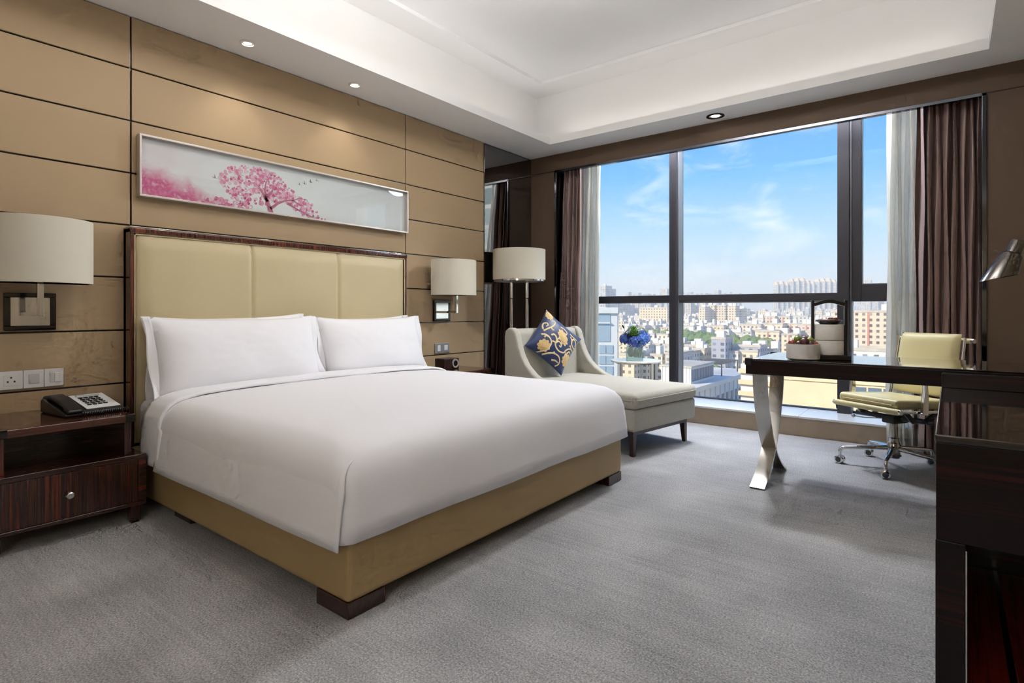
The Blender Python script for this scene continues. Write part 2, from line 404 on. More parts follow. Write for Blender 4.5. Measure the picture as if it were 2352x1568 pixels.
# unseen standing lamp added behind the camera for sideways fill on bed and wall
sl_ = empty('standing_fill_lamp', (3.45, -1.15, 0), label='added standing fill lamp with wide drum shade in the entrance corner', cat='floor lamp')
MB().lathe([(0, 0), (.16, 0), (.16, .02), (0, .024)], 32, (3.45, -1.15, 0)).obj('base', M['chrome'], sl_)
MB().tube([(3.45, -1.15, .02), (3.45, -1.15, 1.45)], .014, 12).obj('pole', M['chrome'], sl_)
MB().lathe([(0, 1.42), (.32, 1.42), (.32, 1.92), (0, 1.92)], 40, (3.45, -1.15, 0)).obj('glowing_shade', emit('fill_shade_glow', (252, 251, 252), 3.4), sl_)
# downlights
def downlight(x, y, r, label, power, lens=1.0, ringmat='ceiling', aim=(0, 0, -1), size=95, soft=.04, col=(1, .93, .82)):
    t = empty('downlight', (x, y, H), label=label, cat='downlight')
    MB().lathe([(r * .72, .0), (r, -.001), (r, -.006), (r * .74, -.009), (r * .70, .0), (r * .62, .018), (.62 * r, .02)], 32, (x, y, H)).obj('bezel', M[ringmat], t)
    MB().lathe([(0, -.002), (r * .45, -.002), (r * .5, -.001)], 24, (x, y, H)).obj('lens', emit('lamp_lens', (255, 244, 226), lens), t)
    ld = bpy.data.lights.new('downlight_beam', 'SPOT'); lo = bpy.data.objects.new('downlight_beam', ld); COL.objects.link(lo)
    lo.parent = t; lo.location = (0, 0, -.02); ld.energy = power; ld.spot_size = R(size); ld.spot_blend = .8; ld.shadow_soft_size = soft; ld.color = col
    lo.rotation_euler = Vector(aim).to_track_quat('-Z', 'Y').to_euler()
downlight(.217, 1.771, .047, 'small white ceiling downlight nearer the left edge, above the headboard wall', 5, 5)
downlight(.204, 2.59, .047, 'small white ceiling downlight further along, above the framed picture', 5, 5)
downlight(2.105, 4.938, .075, 'larger dark-rimmed ceiling downlight in front of the window', 230, 4, 'trim', (-.05, -.66, -.75), 112, .16, (.95, .975, 1))

# ------------------------------------------------------------------ curtains
def curtain(name, label, x0, x1, ytop, ybot, amp, folds, mt, seed, lean=0.0, ztop=2.90, zbot=.012, spread=0.0, cat='curtain'):
    rnd = random.Random(seed); ph = [rnd.uniform(0, 6.28) for _ in range(6)]
    nu, nv = folds * 14, 22
    def fn(u, v):
        z = zbot + (ztop - zbot) * v
        k = 1 - v
        xm = (x0 + x1) / 2 + lean * k
        x = xm + (u - .5) * (x1 - x0) * (1 + spread * k)
        a = u * folds * 2 * math.pi
        wob = .55 * math.sin(a * .37 + ph[0]) + .35 * math.sin(a * .21 + ph[1] + k * 1.3)
        am = amp * (.75 + .35 * math.sin(a * .29 + ph[2]) + .18 * k)
        y = ytop + (ybot - ytop) * k + am * math.sin(a + wob + .35 * k * math.sin(ph[3] + a * .13)) + .004 * math.sin(9 * z + a)
        x += .012 * math.sin(a * 2 + ph[4]) * (.4 + .6 * k) + .006 * math.sin(4 * z + ph[5] + a * .5)
        return (x, y, z)
    b = MB(); b.grid(fn, nu, nv)
    t = empty(name, ((x0 + x1) / 2, ybot, 0), label=label, cat=cat)
    o = b.obj('cloth', mt, t)
    sm = o.modifiers.new('thick', 'SOLIDIFY'); sm.thickness = .0015
    MB().box(x0, x1, ytop - .012, ytop + .012, ztop, ztop + .028, .003).obj('track', M['plastic_w'], t)
    return t
curtain('drape_curtain', 'mauve brown satin drape gathered at the left end of the window', .345, .580, 5.255, 5.085, .046, 6, M['drape'], 3, lean=.050, spread=.18)
curtain('drape_curtain', 'wide mauve brown satin drape gathered at the right end of the window', 3.512, 3.900, 5.255, 5.080, .052, 8, M['drape'], 11, lean=-.006, spread=-.03)
curtain('sheer_curtain', 'white sheer curtain hanging beside the left drape', .545, .752, 5.37, 5.118, .028, 5, M['sheer'], 5, lean=.095, cat='sheer curtain')
curtain('sheer_curtain', 'white sheer curtain hanging beside the right drape', 3.315, 3.535, 5.37, 5.118, .028, 5, M['sheer'], 8, lean=.012, cat='sheer curtain')

# ------------------------------------------------------------------ bed
BY0, BY1, BX1 = 1.15, 3.15, 2.12
bed = empty('bed', (1.1, 2.15, 0), label='king size bed with tan leather base and tall padded headboard', cat='bed')
MB().box(.12, BX1, BY0, BY1, .053, .29, .022, 4).obj('base', M['bedbase'], bed)
lg = {}
for i, (xa, ya) in enumerate(((BX1 - .19, BY0), (BX1 - .19, BY1 - .165), (.60, BY0 + .045), (.60, BY1 - .21))):
    MB().box(xa, xa + .188, ya + .003, ya + .162, 0, .056, .004).obj('leg', M['ebony_z'], bed)
# headboard
b = MB(); hy0, hy1, hz = 1.158, 3.178, 1.512
b.box(.012, .118, hy0, hy0 + .022, .28, hz, .006, 3); b.box(.012, .118, hy1 - .022, hy1, .28, hz, .006, 3)
b.box(.012, .125, hy0, hy1, hz - .034, hz, .008, 3); b.box(.012, .05, hy0, hy1, .28, hz)
hbf = b.obj('headboard_frame', M['ebony_frame'], bed)
sub_obj(MB().box(.012, .075, hy0 + .01, hy1 + .004, hz + .0, hz + .012, .002), 'top_strip', M['chrome'], bed, hbf)
seams = [1.182, 1.848, 2.504, 3.154]
for ya, yb in zip(seams, seams[1:]):
    def fn(u, v, ya=ya, yb=yb):
        y = ya + (yb - ya) * u; z = .30 + (1.476 - .30) * v
        e = min(1, (y - ya) / .012, (yb - y) / .012); e2 = min(1, (y - 1.182) / .09, (3.154 - y) / .09, (1.476 - z) / .09)
        x = .108 + .010 * math.sqrt(max(0, 1 - (1 - max(0, e)) ** 2)) + .022 * math.sin(max(0, e2) * math.pi / 2) - .012
        return (x, y, z)
    b = MB(); b.grid(fn, 44, 40)
    pad = b.obj('headboard_pad', M['leather'], bed, ang=70)
def pipe_pts():
    p = [(.112, 1.180, .30), (.112, 1.180, 1.462), (.113, 1.186, 1.474), (.112, 2.15, 1.478), (.113, 3.150, 1.474), (.112, 3.156, 1.462), (.112, 3.156, .30)]
    return p
sub_obj(MB().tube(pipe_pts(), .0045, 8), 'piping', M['piping'], bed, pad)
for y in seams[1:3]:
    pts = []
    for k in range(24):
        z = .30 + (1.472 - .30) * k / 23
        pts.append((.1185 - .012 * (1 if z > 1.45 else 0), y - (.028 * max(0, (z - 1.38) / .09) ** 2), z))
    sub_obj(MB().tube(pts, .003, 6), 'seam_cord', M['leather'], bed, pad)
# mattress with fitted sheet
def softbox(b, x0, x1, y0, y1, z0, z1, r, seg=5): return b.box(x0, x1, y0, y1, z0, z1, r, seg)
mt = softbox(MB(), .135, 2.07, 1.185, 3.115, .285, .555, .055).obj('mattress', M['linen'])
tag(mt, 'thick mattress in a white fitted sheet, showing beside the pillows', 'mattress')
# duvet: rings of a U-shaped drape, open at the head
DX0, DX1, DY0, DY1 = .44, 2.135, 1.128, 3.172
def upath(ins, n1=46, nc=10, n2=50, rc=.05):
    x1, y0, y1 = DX1 - ins, DY0 + ins, DY1 - ins
    rc = rc + ins * .6
    rc = min(rc, (y1 - y0) / 2 - .001)
    p = []
    for k in range(n1): p.append((DX0 + (x1 - rc - DX0) * k / n1, y0))
    for k in range(nc): a = -math.pi / 2 + math.pi / 2 * k / nc; p.append((x1 - rc + rc * math.cos(a), y0 + rc + rc * math.sin(a)))
    for k in range(n2): p.append((x1, y0 + rc + (y1 - y0 - 2 * rc) * k / n2))
    for k in range(nc): a = math.pi / 2 * k / nc; p.append((x1 - rc + rc * math.cos(a), y1 - rc + rc * math.sin(a)))
    for k in range(n1 + 1): p.append((x1 - rc - (x1 - rc - DX0) * k / n1, y1))
    return p
prof = [(-.012, .272), (-.008, .33), (-.002, .40), (.004, .46), (.016, .505), (.036, .538), (.065, .562), (.11, .578), (.19, .589), (.32, .597), (.5, .602), (.7, .605), (.9, .607), (1.0, .607), (1.0215, .607)]
def duvet_pt(p, ins, z, k):
    x, y = p
    w_ = noise.noise(Vector((x * 2.2, y * 2.2, 1.7))) * .004 * (1 if ins > .1 else .5)
    w_ += noise.noise(Vector((x * 7, y * 7, z * 3))) * .0022
    out = 0
    if ins < .03: out = .006 * math.sin(x * 9 + y * 7) * (1 - (z - .27) / .25)
    hem = 0
    if y < 1.3 and z < .5: out = 0
    return (x + (out if y > 1.2 and y < 3.1 and x > 2 else 0), y - (out if y < 1.2 else 0) + (out if y > 3.1 else 0), z + w_ + hem)
b = MB(); rows = []
for k, (ins, z) in enumerate(prof):
    rows.append([b.bm.verts.new(duvet_pt(p, ins, z, k)) for p in upath(ins)])
for r0, r1 in zip(rows, rows[1:]):
    for i in range(len(r0) - 1):
        b.bm.faces.new((r0[i], r0[i + 1], r1[i + 1], r1[i]))
bmesh.ops.remove_doubles(b.bm, verts=b.bm.verts[:], dist=.0025)
dv = empty('duvet', (1.3, 2.15, .29), label='smooth white duvet drawn tight over the bed', cat='duvet')
o = b.obj('cover', M['linen'], dv, ang=80)
o.modifiers.new('thick', 'SOLIDIFY').thickness = -.012
# turned-back band at the head end of the duvet
def band_pt(u, v):
    """u across the bed (hem, up, over, down), v along x"""
    L = [(DY0 - .022, .262), (DY0 - .018, .34), (DY0 - .010, .42), (DY0 + .002, .49), (DY0 + .03, .546), (DY0 + .075, .578), (DY0 + .2, .602), (DY0 + .5, .614), ((DY0 + DY1) / 2, .618)]
    L = L + [(DY0 + DY1 - y, z) for y, z in L[-2::-1]]
    f = u * (len(L) - 1); i = min(int(f), len(L) - 2); f -= i
    y = L[i][0] * (1 - f) + L[i + 1][0] * f; z = L[i][1] * (1 - f) + L[i + 1][1] * f
    edge = .64 + .012 * math.sin(y * 3.1) + (.03 * (z < .45))
    x = .425 + (edge - .425) * v
    e = 1 - max(0, (v - .9) / .1) ** 2
    z2 = z + .010 + .004 * noise.noise(Vector((x * 5, y * 4, 3))) - .006 * (1 - e)
    return (x, y, z2)
b = MB(); b.grid(band_pt, 70, 10)
o = b.obj('turned_band', M['linen2'], dv, ang=80); o.modifiers.new('thick', 'SOLIDIFY').thickness = -.010
# hanging side panel with its free edge at the foot corner
sp_ = [(-.034, .254), (-.027, .33), (-.018, .40), (-.006, .46), (.012, .502), (.032, .524), (.056, .540)]
def side_fn(u, v):
    f = v * (len(sp_) - 1); i = min(int(f), len(sp_) - 2); f -= i
    ins = sp_[i][0] * (1 - f) + sp_[i + 1][0] * f; z = sp_[i][1] * (1 - f) + sp_[i + 1][1] * f
    x = .62 + (2.139 - max(0, z - .44) * .35 - .62) * u
    return (x, DY0 + ins + .002 * math.sin(x * 6) * (1 - v), z - .004 * max(0, v - .8) * 5)
b = MB(); b.grid(side_fn, 60, 14)
o = b.obj('side_panel', M['linen'], dv, ang=80); o.modifiers.new('thick', 'SOLIDIFY').thickness = -.006

def pillow(label, y0, y1, xb, zb, hgt, tilt, thick, seed, flange=.042, skew=0):
    """case standing on edge, leaning back on the headboard; local u along y, v up"""
    t = empty('pillow', (xb, (y0 + y1) / 2, zb), label=label, cat='pillow')
    W = y1 - y0
    Mx = Matrix.Translation((xb, (y0 + y1) / 2, zb)) @ Matrix.Rotation(tilt, 4, 'Y')
    def bodyw(side):
        def fn(u, v):
            a, c = u * 2 - 1, v * 2 - 1
            prof_ = max(0, 1 - abs(a) ** 3.2) ** .55 * max(0, 1 - abs(c) ** 2.6) ** .6
            n_ = noise.noise(Vector((a * 2 + seed, c * 2, seed * .7))) * .012 * prof_ + noise.noise(Vector((a * 9 + seed, c * 8, 2))) * .004 * prof_
            sag = .5 - .04 * (1 - a * a) * 0
            yy = a * (W / 2 - flange) * (1 + .02 * c * c - .012 * (1 - c * c))
            zz = (c * .5 + .5) * hgt + .022 * (abs(a) ** 3) * c + skew * a * .02
            xx = side * (thick / 2) * prof_ * (1.15 - .3 * v) + n_ * side
            return Mx @ Vector((xx, yy, zz))
        return fn
    b = MB(); b.grid(bodyw(1), 40, 30); b.grid(bodyw(-1), 40, 30)
    bmesh.ops.remove_doubles(b.bm, verts=b.bm.verts[:], dist=.0008)
    b.obj('case', M['linen2'], t, ang=80)
    for s in (-1, 1):
        def fl(u, v, s=s):
            c = v * 2 - 1
            yy = s * ((W / 2 - flange) * (1 + .02 * c * c - .012 * (1 - c * c)) - .004 + flange * u)
            zz = (c * .5 + .5) * hgt + .022 * c + s * skew * .02
            return Mx @ Vector((.010 * u * math.sin(v * 9 + seed) + .012 * u * math.sin(3 * v + seed * 2), yy + .007 * u * math.sin(v * 7 + seed), zz))
        f = MB(); f.grid(fl, 6, 26)
        o = f.obj('flange', M['linen2'], t, ang=80); o.modifiers.new('thick', 'SOLIDIFY').thickness = .004
    return t
pillow('white pillow behind, showing past the left edge of the front pillow', 1.205, 2.20, .215, .575, .425, R(-8), .13, 3.1, skew=.3)
pillow('white pillow behind the right front pillow against the headboard', 2.17, 3.13, .215, .575, .41, R(-8), .13, 5.3)
pillow('large white pillow in front, on the near left side of the bed', 1.165, 2.215, .40, .578, .43, R(-17), .20, 1.2)
pillow('large white pillow in front, on the far right side of the bed', 2.20, 3.175, .38, .578, .42, R(-17), .19, 8.4)

# ------------------------------------------------------------------ nightstands
def nightstand(y0, y1, label, knob_mid):
    t = empty('nightstand', (.28, (y0 + y1) / 2, 0), label=label, cat='nightstand')
    xb, xf = .014, .555
    MB().box(xb, xf, y0, y1, .088, .335, .004).obj('lower_body', M['ebony_z'], t)
    fr = MB(); fr.box(xf - .002, xf + .008, y0, y1, .312, .337, .003); fr.box(xf - .002, xf + .008, y0, y1, .086, .104, .003)
    fr.box(xf - .002, xf + .008, y0, y0 + .035, .104, .312, .003); fr.box(xf - .002, xf + .008, y1 - .035, y1, .104, .312, .003)
    fr.obj('front_frame', M['ebony_y'], t)
    d = MB().box(xf - .001, xf + .005, y0 + .038, y1 - .038, .107, .309, .002).obj('drawer_front', M['ebony_z'], t)
    km = knob_mid
    k = MB().lathe([(.0, .026), (.011, .026), (.015, .022), (.015, .018), (.008, .014), (.006, 0), (.014, -.001), (.014, -.003)], 20, M=Matrix.Translation((xf + .007, km, .209)) @ Matrix.Rotation(R(90), 4, 'Y'))
    sub_obj(k, 'knob', M['chrome'], t, d)
    ya, yb = y0 + .05, y1 - .05
    for y in (ya, yb - .028):
        MB().box(xb, .51, y, y + .028, .335, .50, .003).obj('side_panel', M['ebony_z'], t)
    MB().box(xb, xb + .012, ya, yb, .335, .50).obj('back_panel', M['ebony_y'], t)
    for y in (ya, yb - .03): MB().box(.495, .515, y, y + .03, .335, .50, .003).obj('front_post', M['ebony_z'], t)
    MB().box(xb, .545, ya - .003, yb + .003, .497, .535, .006, 3).obj('top', M['ebony_top'], t)
    for y in (ya - .006, yb - .034):
        MB().box(.515, .550, y, y + .04, .500, .538, .003).obj('corner_cap', M['darkchrome'], t)
    for x in (xb + .02, xf - .05):
        for y in (y0 + .02, y1 - .065):
            MB().prism([(x, y), (x + .045, y), (x + .045, y + .045), (x, y + .045)], .012, .09, 'z', .003).obj('leg', M['ebony_z'], t)
            MB().box(x + .006, x + .039, y + .006, y + .039, 0, .013, .002).obj('foot', M['blackwood'], t)
    return t
nightstand(.48, 1.085, 'dark striped ebony nightstand with open shelf, on the near side of the bed', .775)
nightstand(3.235, 3.84, 'dark ebony nightstand half hidden beyond the far side of the bed', 3.54)

# phone
ph = empty('telephone', (.265, .895, .5355), rz=R(6), label='black desk telephone with white keypad card on the near nightstand', cat='telephone')
ph.scale = (1.4, 1.4, 1.25)
MB().prism([(-.105, 0), (.10, 0), (.10, .014), (-.085, .058), (-.105, .052)], -.085, .10, 'y', .006).obj('body', M['black'], ph, local=True)
kp = MB().prism([(-.075, .0565), (.078, .0205), (.078, .0225), (-.075, .0585)], -.012, .094, 'y').obj('keypad_card', M['paper'], ph, local=True)
for i in range(5):
    for j in range(4):
        x = -.040 + i * .019; z = .0585 - (x + .075) * .2353
        o = MB().box(x, x + .011, .004 + j * .0165, .016 + j * .0165, z - .002, z + .003, .001).obj('key', M['black'], ph, local=True); o.parent = kp
o = MB().box(-.068, -.052, .005, .078, .0535, .0578, .001).obj('display_strip', M['plastic_g'], ph, local=True); o.parent = kp
hs = MB().prism([(-.118, .050), (-.10, .066), (-.05, .073), (.03, .056), (.085, .034), (.108, .026), (.104, .012), (.066, .020), (.06, .032), (-.05, .055), (-.066, .046), (-.11, .040)], -.078, -.032, 'y', .008).obj('handset', M['black'], ph, local=True)
pts = []
for k in range(150):
    a = k / 149; th = a * 2 * math.pi * 24
    cx_ = .10 + .012 * math.sin(a * 3); cy_ = -.05 + a * .16
    pts.append((cx_ + .006 * math.cos(th), cy_, .008 + .006 * math.sin(th)))
MB().tube(pts, .0014, 5).obj('coiled_cord', M['black'], ph, local=True)

# clock on the far nightstand
ck = empty('alarm_clock', (.26, 3.52, .535), label='small dark cube clock with round silver dial on the far nightstand', cat='clock')
MB().box(.19, .31, 3.43, 3.61, .535, .628, .006, 3).obj('housing', M['darkwood'], ck)
fc = MB().lathe([(.0, .0), (.026, .0), (.026, .004), (.038, .006), (.040, .002), (.04, -.002)], 32, M=Matrix.Translation((.312, 3.56, .583)) @ Matrix.Rotation(R(90), 4, 'Y')).obj('dial_rim', M['silverframe'], ck)
sub_obj(MB().lathe([(0, .001), (.025, .001), (.025, 0)], 24, M=Matrix.Translation((.3135, 3.56, .583)) @ Matrix.Rotation(R(90), 4, 'Y')), 'dial_face', M['black'], ck, fc)

# ------------------------------------------------------------------ switches and sockets on the wall
def plate(y0, y1, z0, z1, name, label, mt, cat):
    t = empty(name, (.010, (y0 + y1) / 2, z0), label=label, cat=cat)
    MB().box(.0095, .020, y0, y1, z0, z1, .003, 2).obj('plate', M[mt], t); return t
za, zb = .650, .742
t = plate(.560, .718, za, zb, 'wall_socket', 'white wall socket plate above the nightstand, left of the two switch plates', 'plastic_w', 'socket')
c = .672; s_ = MB().box(.019, .0215, c - .028, c + .028, .668, .724, .001).obj('socket_insert', M['plastic_w'], t)
for dy, z in ((0, .710), (-.013, .690), (.013, .690)):
    sub_obj(MB().box(.0212, .0222, c + dy - .0035, c + dy + .0035, z - .004, z + .004, .0006), 'pin_hole', M['black'], t, s_)
t = plate(.7195, .8015, za, zb, 'wall_switch', 'white single-rocker switch plate between socket and double switch by the bed', 'plastic_w', 'switch')
MB().box(.019, .0235, .739, .783, .673, .722, .002).obj('rocker', M['plastic_g'], t)
t = plate(.803, .884, za, zb, 'wall_switch', 'white double-rocker switch plate nearest the bed on the near side', 'plastic_w', 'switch')
MB().box(.019, .0235, .824, .843, .673, .722, .002).obj('rocker', M['plastic_g'], t); MB().box(.019, .025, .845, .864, .673, .722, .002).obj('rocker', M['plastic_w'], t)
t = plate(3.600, 3.786, za, zb, 'wall_switch', 'silver double switch plate above the far nightstand', 'plastic_s', 'switch')
MB().box(.019, .0255, 3.625, 3.665, .668, .724, .002, M=None).obj('rocker', M['plastic_w'], t); MB().box(.019, .0235, 3.715, 3.76, .673, .722, .002).obj('rocker', M['plastic_w'], t)

# ------------------------------------------------------------------ wall lamps
def wall_lamp(yc, label):
    t = empty('wall_lamp', (.012, yc, .94), label=label, cat='wall lamp')
    pl = MB().box(.0095, .030, yc - .103, yc + .103, .945, 1.135, .004).obj('wall_plate', M['darkchrome'], t)
    b = MB()
    for (a0, a1, c0, c1) in ((-.103, .103, .945, .968), (-.103, .103, 1.112, 1.135), (-.103, -.078, .968, 1.112), (.078, .103, .968, 1.112)):
        b.box(.028, .036, yc + a0, yc + a1, c0, c1, .003)
    sub_obj(b, 'plate_rim', M['darkchrome'], t, pl)
    sub_obj(MB().box(.030, .0325, yc - .078, yc + .078, .968, 1.112, .001), 'mirror_face', M['chrome'], t, pl)
    MB().box(.030, .215, yc - .010, yc + .010, 1.018, 1.038, .002).obj('arm', M['chrome'], t)
    MB().box(.195, .221, yc - .013, yc + .013, 1.018, 1.20, .003).obj('riser', M['chrome'], t)
    W_, x0, xs, xm = .224, .115, .150, .365
    def dprof(off):
        p = [(x0, yc - W_ + off), (xs, yc - W_ + off)]
        for k in range(1, 24):
            a = math.pi * k / 24
            p.append((xs + (xm - off - xs) * math.sin(a) ** .9, yc - (W_ - off) * math.cos(a)))
        p += [(xs, yc + W_ - off), (x0, yc + W_ - off)]
        return p
    po, pi = dprof(0), dprof(.003)
    b = MB(); z0, z1 = 1.18, 1.495
    vo = [[b.bm.verts.new((x, y, z)) for x, y in p] for p, z in ((po, z0), (po, z1), (pi, z1), (pi, z0))]
    for a in range(4):
        r0, r1 = vo[a], vo[(a + 1) % 4]
        for i in range(len(r0)):
            b.bm.faces.new((r0[i], r0[(i + 1) % len(r0)], r1[(i + 1) % len(r0)], r1[i]))
    sh = b.obj('shade', M['shade'], t, ang=30)
    b = MB(); b.prism([(x0 + .004 + (x - x0) * .97, yc + (y - yc) * .97) for x, y in po], 1.20, 1.203, 'z')
    sub_obj(b, 'diffuser', M['plastic_w'], t, sh)
wall_lamp(.745, 'cream linen wall lamp on a chrome bracket above the near nightstand')
wall_lamp(3.68, 'cream linen wall lamp on a chrome bracket above the far nightstand')

# ------------------------------------------------------------------ floor lamp
fl = empty('floor_lamp', (.325, 4.46, 0), label='floor lamp with wide cream drum shade on twin chrome poles beside the mirror', cat='floor lamp')
fx, fy = .325, 4.46
MB().lathe([(0, 0), (.15, 0), (.15, .018), (.145, .022), (0, .022)], 40, (fx, fy, 0)).obj('base', M['chrome'], fl)
ax = Vector((.788, .6157, 0))
for s in (-1, 1):
    p = Vector((fx, fy, 0)) + ax * .078 * s
    pole = MB().tube([p + Vector((0, 0, .02)), p + Vector((0, 0, 1.36))], .0165, 14).obj('pole', M['chrome'], fl)
    for z in (.86, 1.16): sub_obj(MB().lathe([(.0172, 0), (.0175, .001), (.0175, .004), (.0172, .005)], 14, (p.x, p.y, z)), 'joint_ring', M['black'], fl, pole)
rs = .262
sh = MB().lathe([(rs, 1.345), (rs, 1.645), (rs - .004, 1.645), (rs - .004, 1.345)], 64, (fx, fy, 0)).obj('drum_shade', M['shade'], fl)
sub_obj(MB().lathe([(rs + .001, 1.330), (rs + .001, 1.346), (rs - .006, 1.346), (rs - .006, 1.330), (rs + .001, 1.330)], 64, (fx, fy, 0)), 'chrome_rim', M['chrome'], fl, sh)
sub_obj(MB().lathe([(0, 1.352), (rs - .006, 1.352), (rs - .006, 1.355), (0, 1.355)], 48, (fx, fy, 0)), 'diffuser', M['plastic_w'], fl, sh)
MB().box(fx - .1, fx + .1, fy - .02, fy + .02, 1.332, 1.35, .003, M=None).obj('cross_plate', M['chrome'], fl)

# ------------------------------------------------------------------ picture
PY0, PY1, PZ0, PZ1 = 1.222, 3.245, 1.703, 2.062
pc = empty('framed_picture', (.010, 2.233, PZ0), label='long framed picture of a pink blossom tree above the headboard', cat='picture')
b = MB(); fw = .012
b.box(.0095, .062, PY0, PY1, PZ0, PZ0 + fw, .002); b.box(.0095, .062, PY0, PY1, PZ1 - fw, PZ1, .002)
b.box(.0095, .062, PY0, PY0 + fw, PZ0 + fw, PZ1 - fw, .002); b.box(.0095, .062, PY1 - fw, PY1, PZ0 + fw, PZ1 - fw, .002)
b.obj('frame', M['silverframe'], pc)
def print_mat():
    m, t, b = principled('watercolour_print')
    co = t.add('ShaderNodeTexCoord'); sp = t.add('ShaderNodeSeparateXYZ'); t.link(co.outputs['Object'], sp.inputs[0])
    n1 = t.add('ShaderNodeTexNoise', i_Scale=9.0, i_Detail=6.0, i_Distortion=.4); t.link(co.outputs['Object'], n1.inputs[0])
    # object frame origin: middle of the picture's lower edge; y runs -1.01..1.01, z 0..0.36
    left = t.math('SUBTRACT', -.40, sp.outputs['Y'])                         # >0 toward the left end
    low = t.math('SUBTRACT', t.math('ADD', t.math('MULTIPLY', left, .42), .015), sp.outputs['Z'])
    f = t.math('ADD', t.math('MULTIPLY', low, 5.5), t.math('SUBTRACT', n1.outputs[0], .42))
    pink = t.ramp(f, [(.12, (0, 0, 0)), (.7, (1, 1, 1))])
    n2 = t.add('ShaderNodeTexNoise', i_Scale=26.0, i_Detail=4.0); t.link(co.outputs['Object'], n2.inputs[0])
    pc_ = t.ramp(n2.outputs[0], [(.35, lin((236, 150, 185))), (.55, lin((222, 96, 146))), (.7, lin((240, 190, 208)))])
    hi = t.math('MULTIPLY', t.math('MULTIPLY', t.math('SUBTRACT', t.math('MULTIPLY', left, 1.6), .15), n1.outputs[0], True), 1.0, True)
    wash = t.mix(hi, lin((250, 249, 250)), lin((234, 190, 198)))
    t.link(t.mix(pink, wash, pc_), b.inputs['Base Color']); b.inputs['Roughness'].default_value = .7
    return m
pr = MB().box(.0095, .026, PY0 + fw, PY1 - fw, PZ0 + fw, PZ1 - fw).obj('print', print_mat(), pc, smooth=False)
# blossoms, trunk and birds printed on the sheet (flat ink layers with their own colours)
def ink(name, rgb, rough=.7): return mat(name, rgb, rough)
INK = [ink('ink_rose', (224, 120, 165)), ink('ink_pink', (236, 164, 194)), ink('ink_pale', (244, 202, 216)), ink('ink_deep', (205, 84, 130)), ink('ink_trunk', (196, 112, 140)), ink('ink_bird', (52, 46, 50))]
rnd = random.Random(4)
def crown():
    pts = []
    for _ in range(1500):
        y, z = rnd.uniform(1.55, 2.5), rnd.uniform(1.72, 2.03)
        a = ((y - 1.92) / .235) ** 2 + ((z - 1.885) / .125) ** 2
        top = 2.0 - max(0, (y - 2.03)) * .60 - .0
        if (a < 1 and rnd.random() < .8) or (2.0 < y < 2.47 and z < top - .02 + rnd.uniform(-.02, .03) and z > top - .13 and rnd.random() < .75) or (1.56 < y < 1.9 and z < 1.735 + (y - 1.55) * .22):
            pts.append((y, z))
    return pts
layers = [MB() for _ in range(4)]
for i, (y, z) in enumerate(crown()):
    k = rnd.choices((0, 1, 2, 3), (4, 5, 3, 2))[0]; r = rnd.uniform(.005, .013) * (.75 if k == 3 else 1)
    x = .0262 + .0000016 * i + .0002 * k
    n = 9; b = layers[k]; r2 = r * rnd.uniform(.8, 1.2)
    b.bm.faces.new([b.bm.verts.new((x, y + r * math.cos(2 * math.pi * j / n), max(PZ0 + fw + .001, z + r2 * math.sin(2 * math.pi * j / n)))) for j in range(n)])
for i, (y, z) in enumerate(crown()[::5]):
    b = layers[3 if i % 3 else 0]; r = rnd.uniform(.008, .014); a0 = rnd.uniform(0, 6.28); prev = None; x = .0275 + .000002 * i; z = max(z, PZ0 + fw + .018)
    for j in range(9):
        a = a0 + j * .5; row = [b.bm.verts.new((x, y + q * math.cos(a), z + q * math.sin(a))) for q in (r, r * (.97 - .2 * math.sin(j / 8 * math.pi)))]
        if prev: b.bm.faces.new((prev[0], row[0], row[1], prev[1]))
        prev = row
for k in range(4):
    o = layers[k].obj('blossom_print', INK[k], pc, smooth=False, recalc=False, kind='stuff')
def strip(b, pts, w0, w1, x=.0281):
    P_ = [Vector((0, y, z)) for y, z in pts]; m = len(P_); prev = None
    for i, p in enumerate(P_):
        d = (P_[min(i + 1, m - 1)] - P_[max(i - 1, 0)]).normalized(); nn = Vector((0, -d.z, d.y)); w_ = w0 + (w1 - w0) * i / (m - 1)
        a, c = b.bm.verts.new((x, *(p + nn * w_).yz)), b.bm.verts.new((x, *(p - nn * w_).yz))
        if prev: b.bm.faces.new((prev[0], a, c, prev[1]))
        prev = (a, c)
b = MB()
strip(b, [(2.03, 1.717), (2.015, 1.76), (1.995, 1.81), (1.985, 1.87), (1.995, 1.93)], .018, .003)
strip(b, [(2.005, 1.79), (1.965, 1.85), (1.945, 1.88), (1.92, 1.90)], .009, .002)
strip(b, [(2.0, 1.82), (2.04, 1.87), (2.045, 1.92)], .009, .002)
strip(b, [(2.025, 1.745), (2.08, 1.79), (2.13, 1.815), (2.19, 1.83), (2.25, 1.80)], .010, .002)
strip(b, [(2.18, 1.82), (2.24, 1.85), (2.30, 1.85), (2.33, 1.81)], .004, .001)
strip(b, [(2.15, 1.80), (2.25, 1.76), (2.36, 1.725)], .006, .002)
b.obj('trunk_print', INK[4], pc, smooth=False, recalc=False)
for (y, z, s_) in ((1.655, 1.893, .017), (2.243, 1.952, .013), (2.285, 1.965, .016), (2.335, 1.985, .016), (2.385, 2.005, .014)):
    b = MB(); strip(b, [(y - s_, z + s_ * .1), (y - s_ * .3, z - s_ * .25), (y + s_ * .4, z - s_ * .35), (y + s_, z - s_ * .1)], .001, .0006, .0283)
    strip(b, [(y, z - s_ * .3), (y - s_ * .05, z + s_ * .5), (y - s_ * .3, z + s_ * 1.1)], s_ * .16, .0003, .0283)
    b.obj('bird_print', INK[5], pc, smooth=False, recalc=False)
MB().box(.029, .031, PY0 + fw, PY1 - fw, PZ0 + fw, PZ1 - fw).obj('glazing', M['glass'], pc, smooth=False)

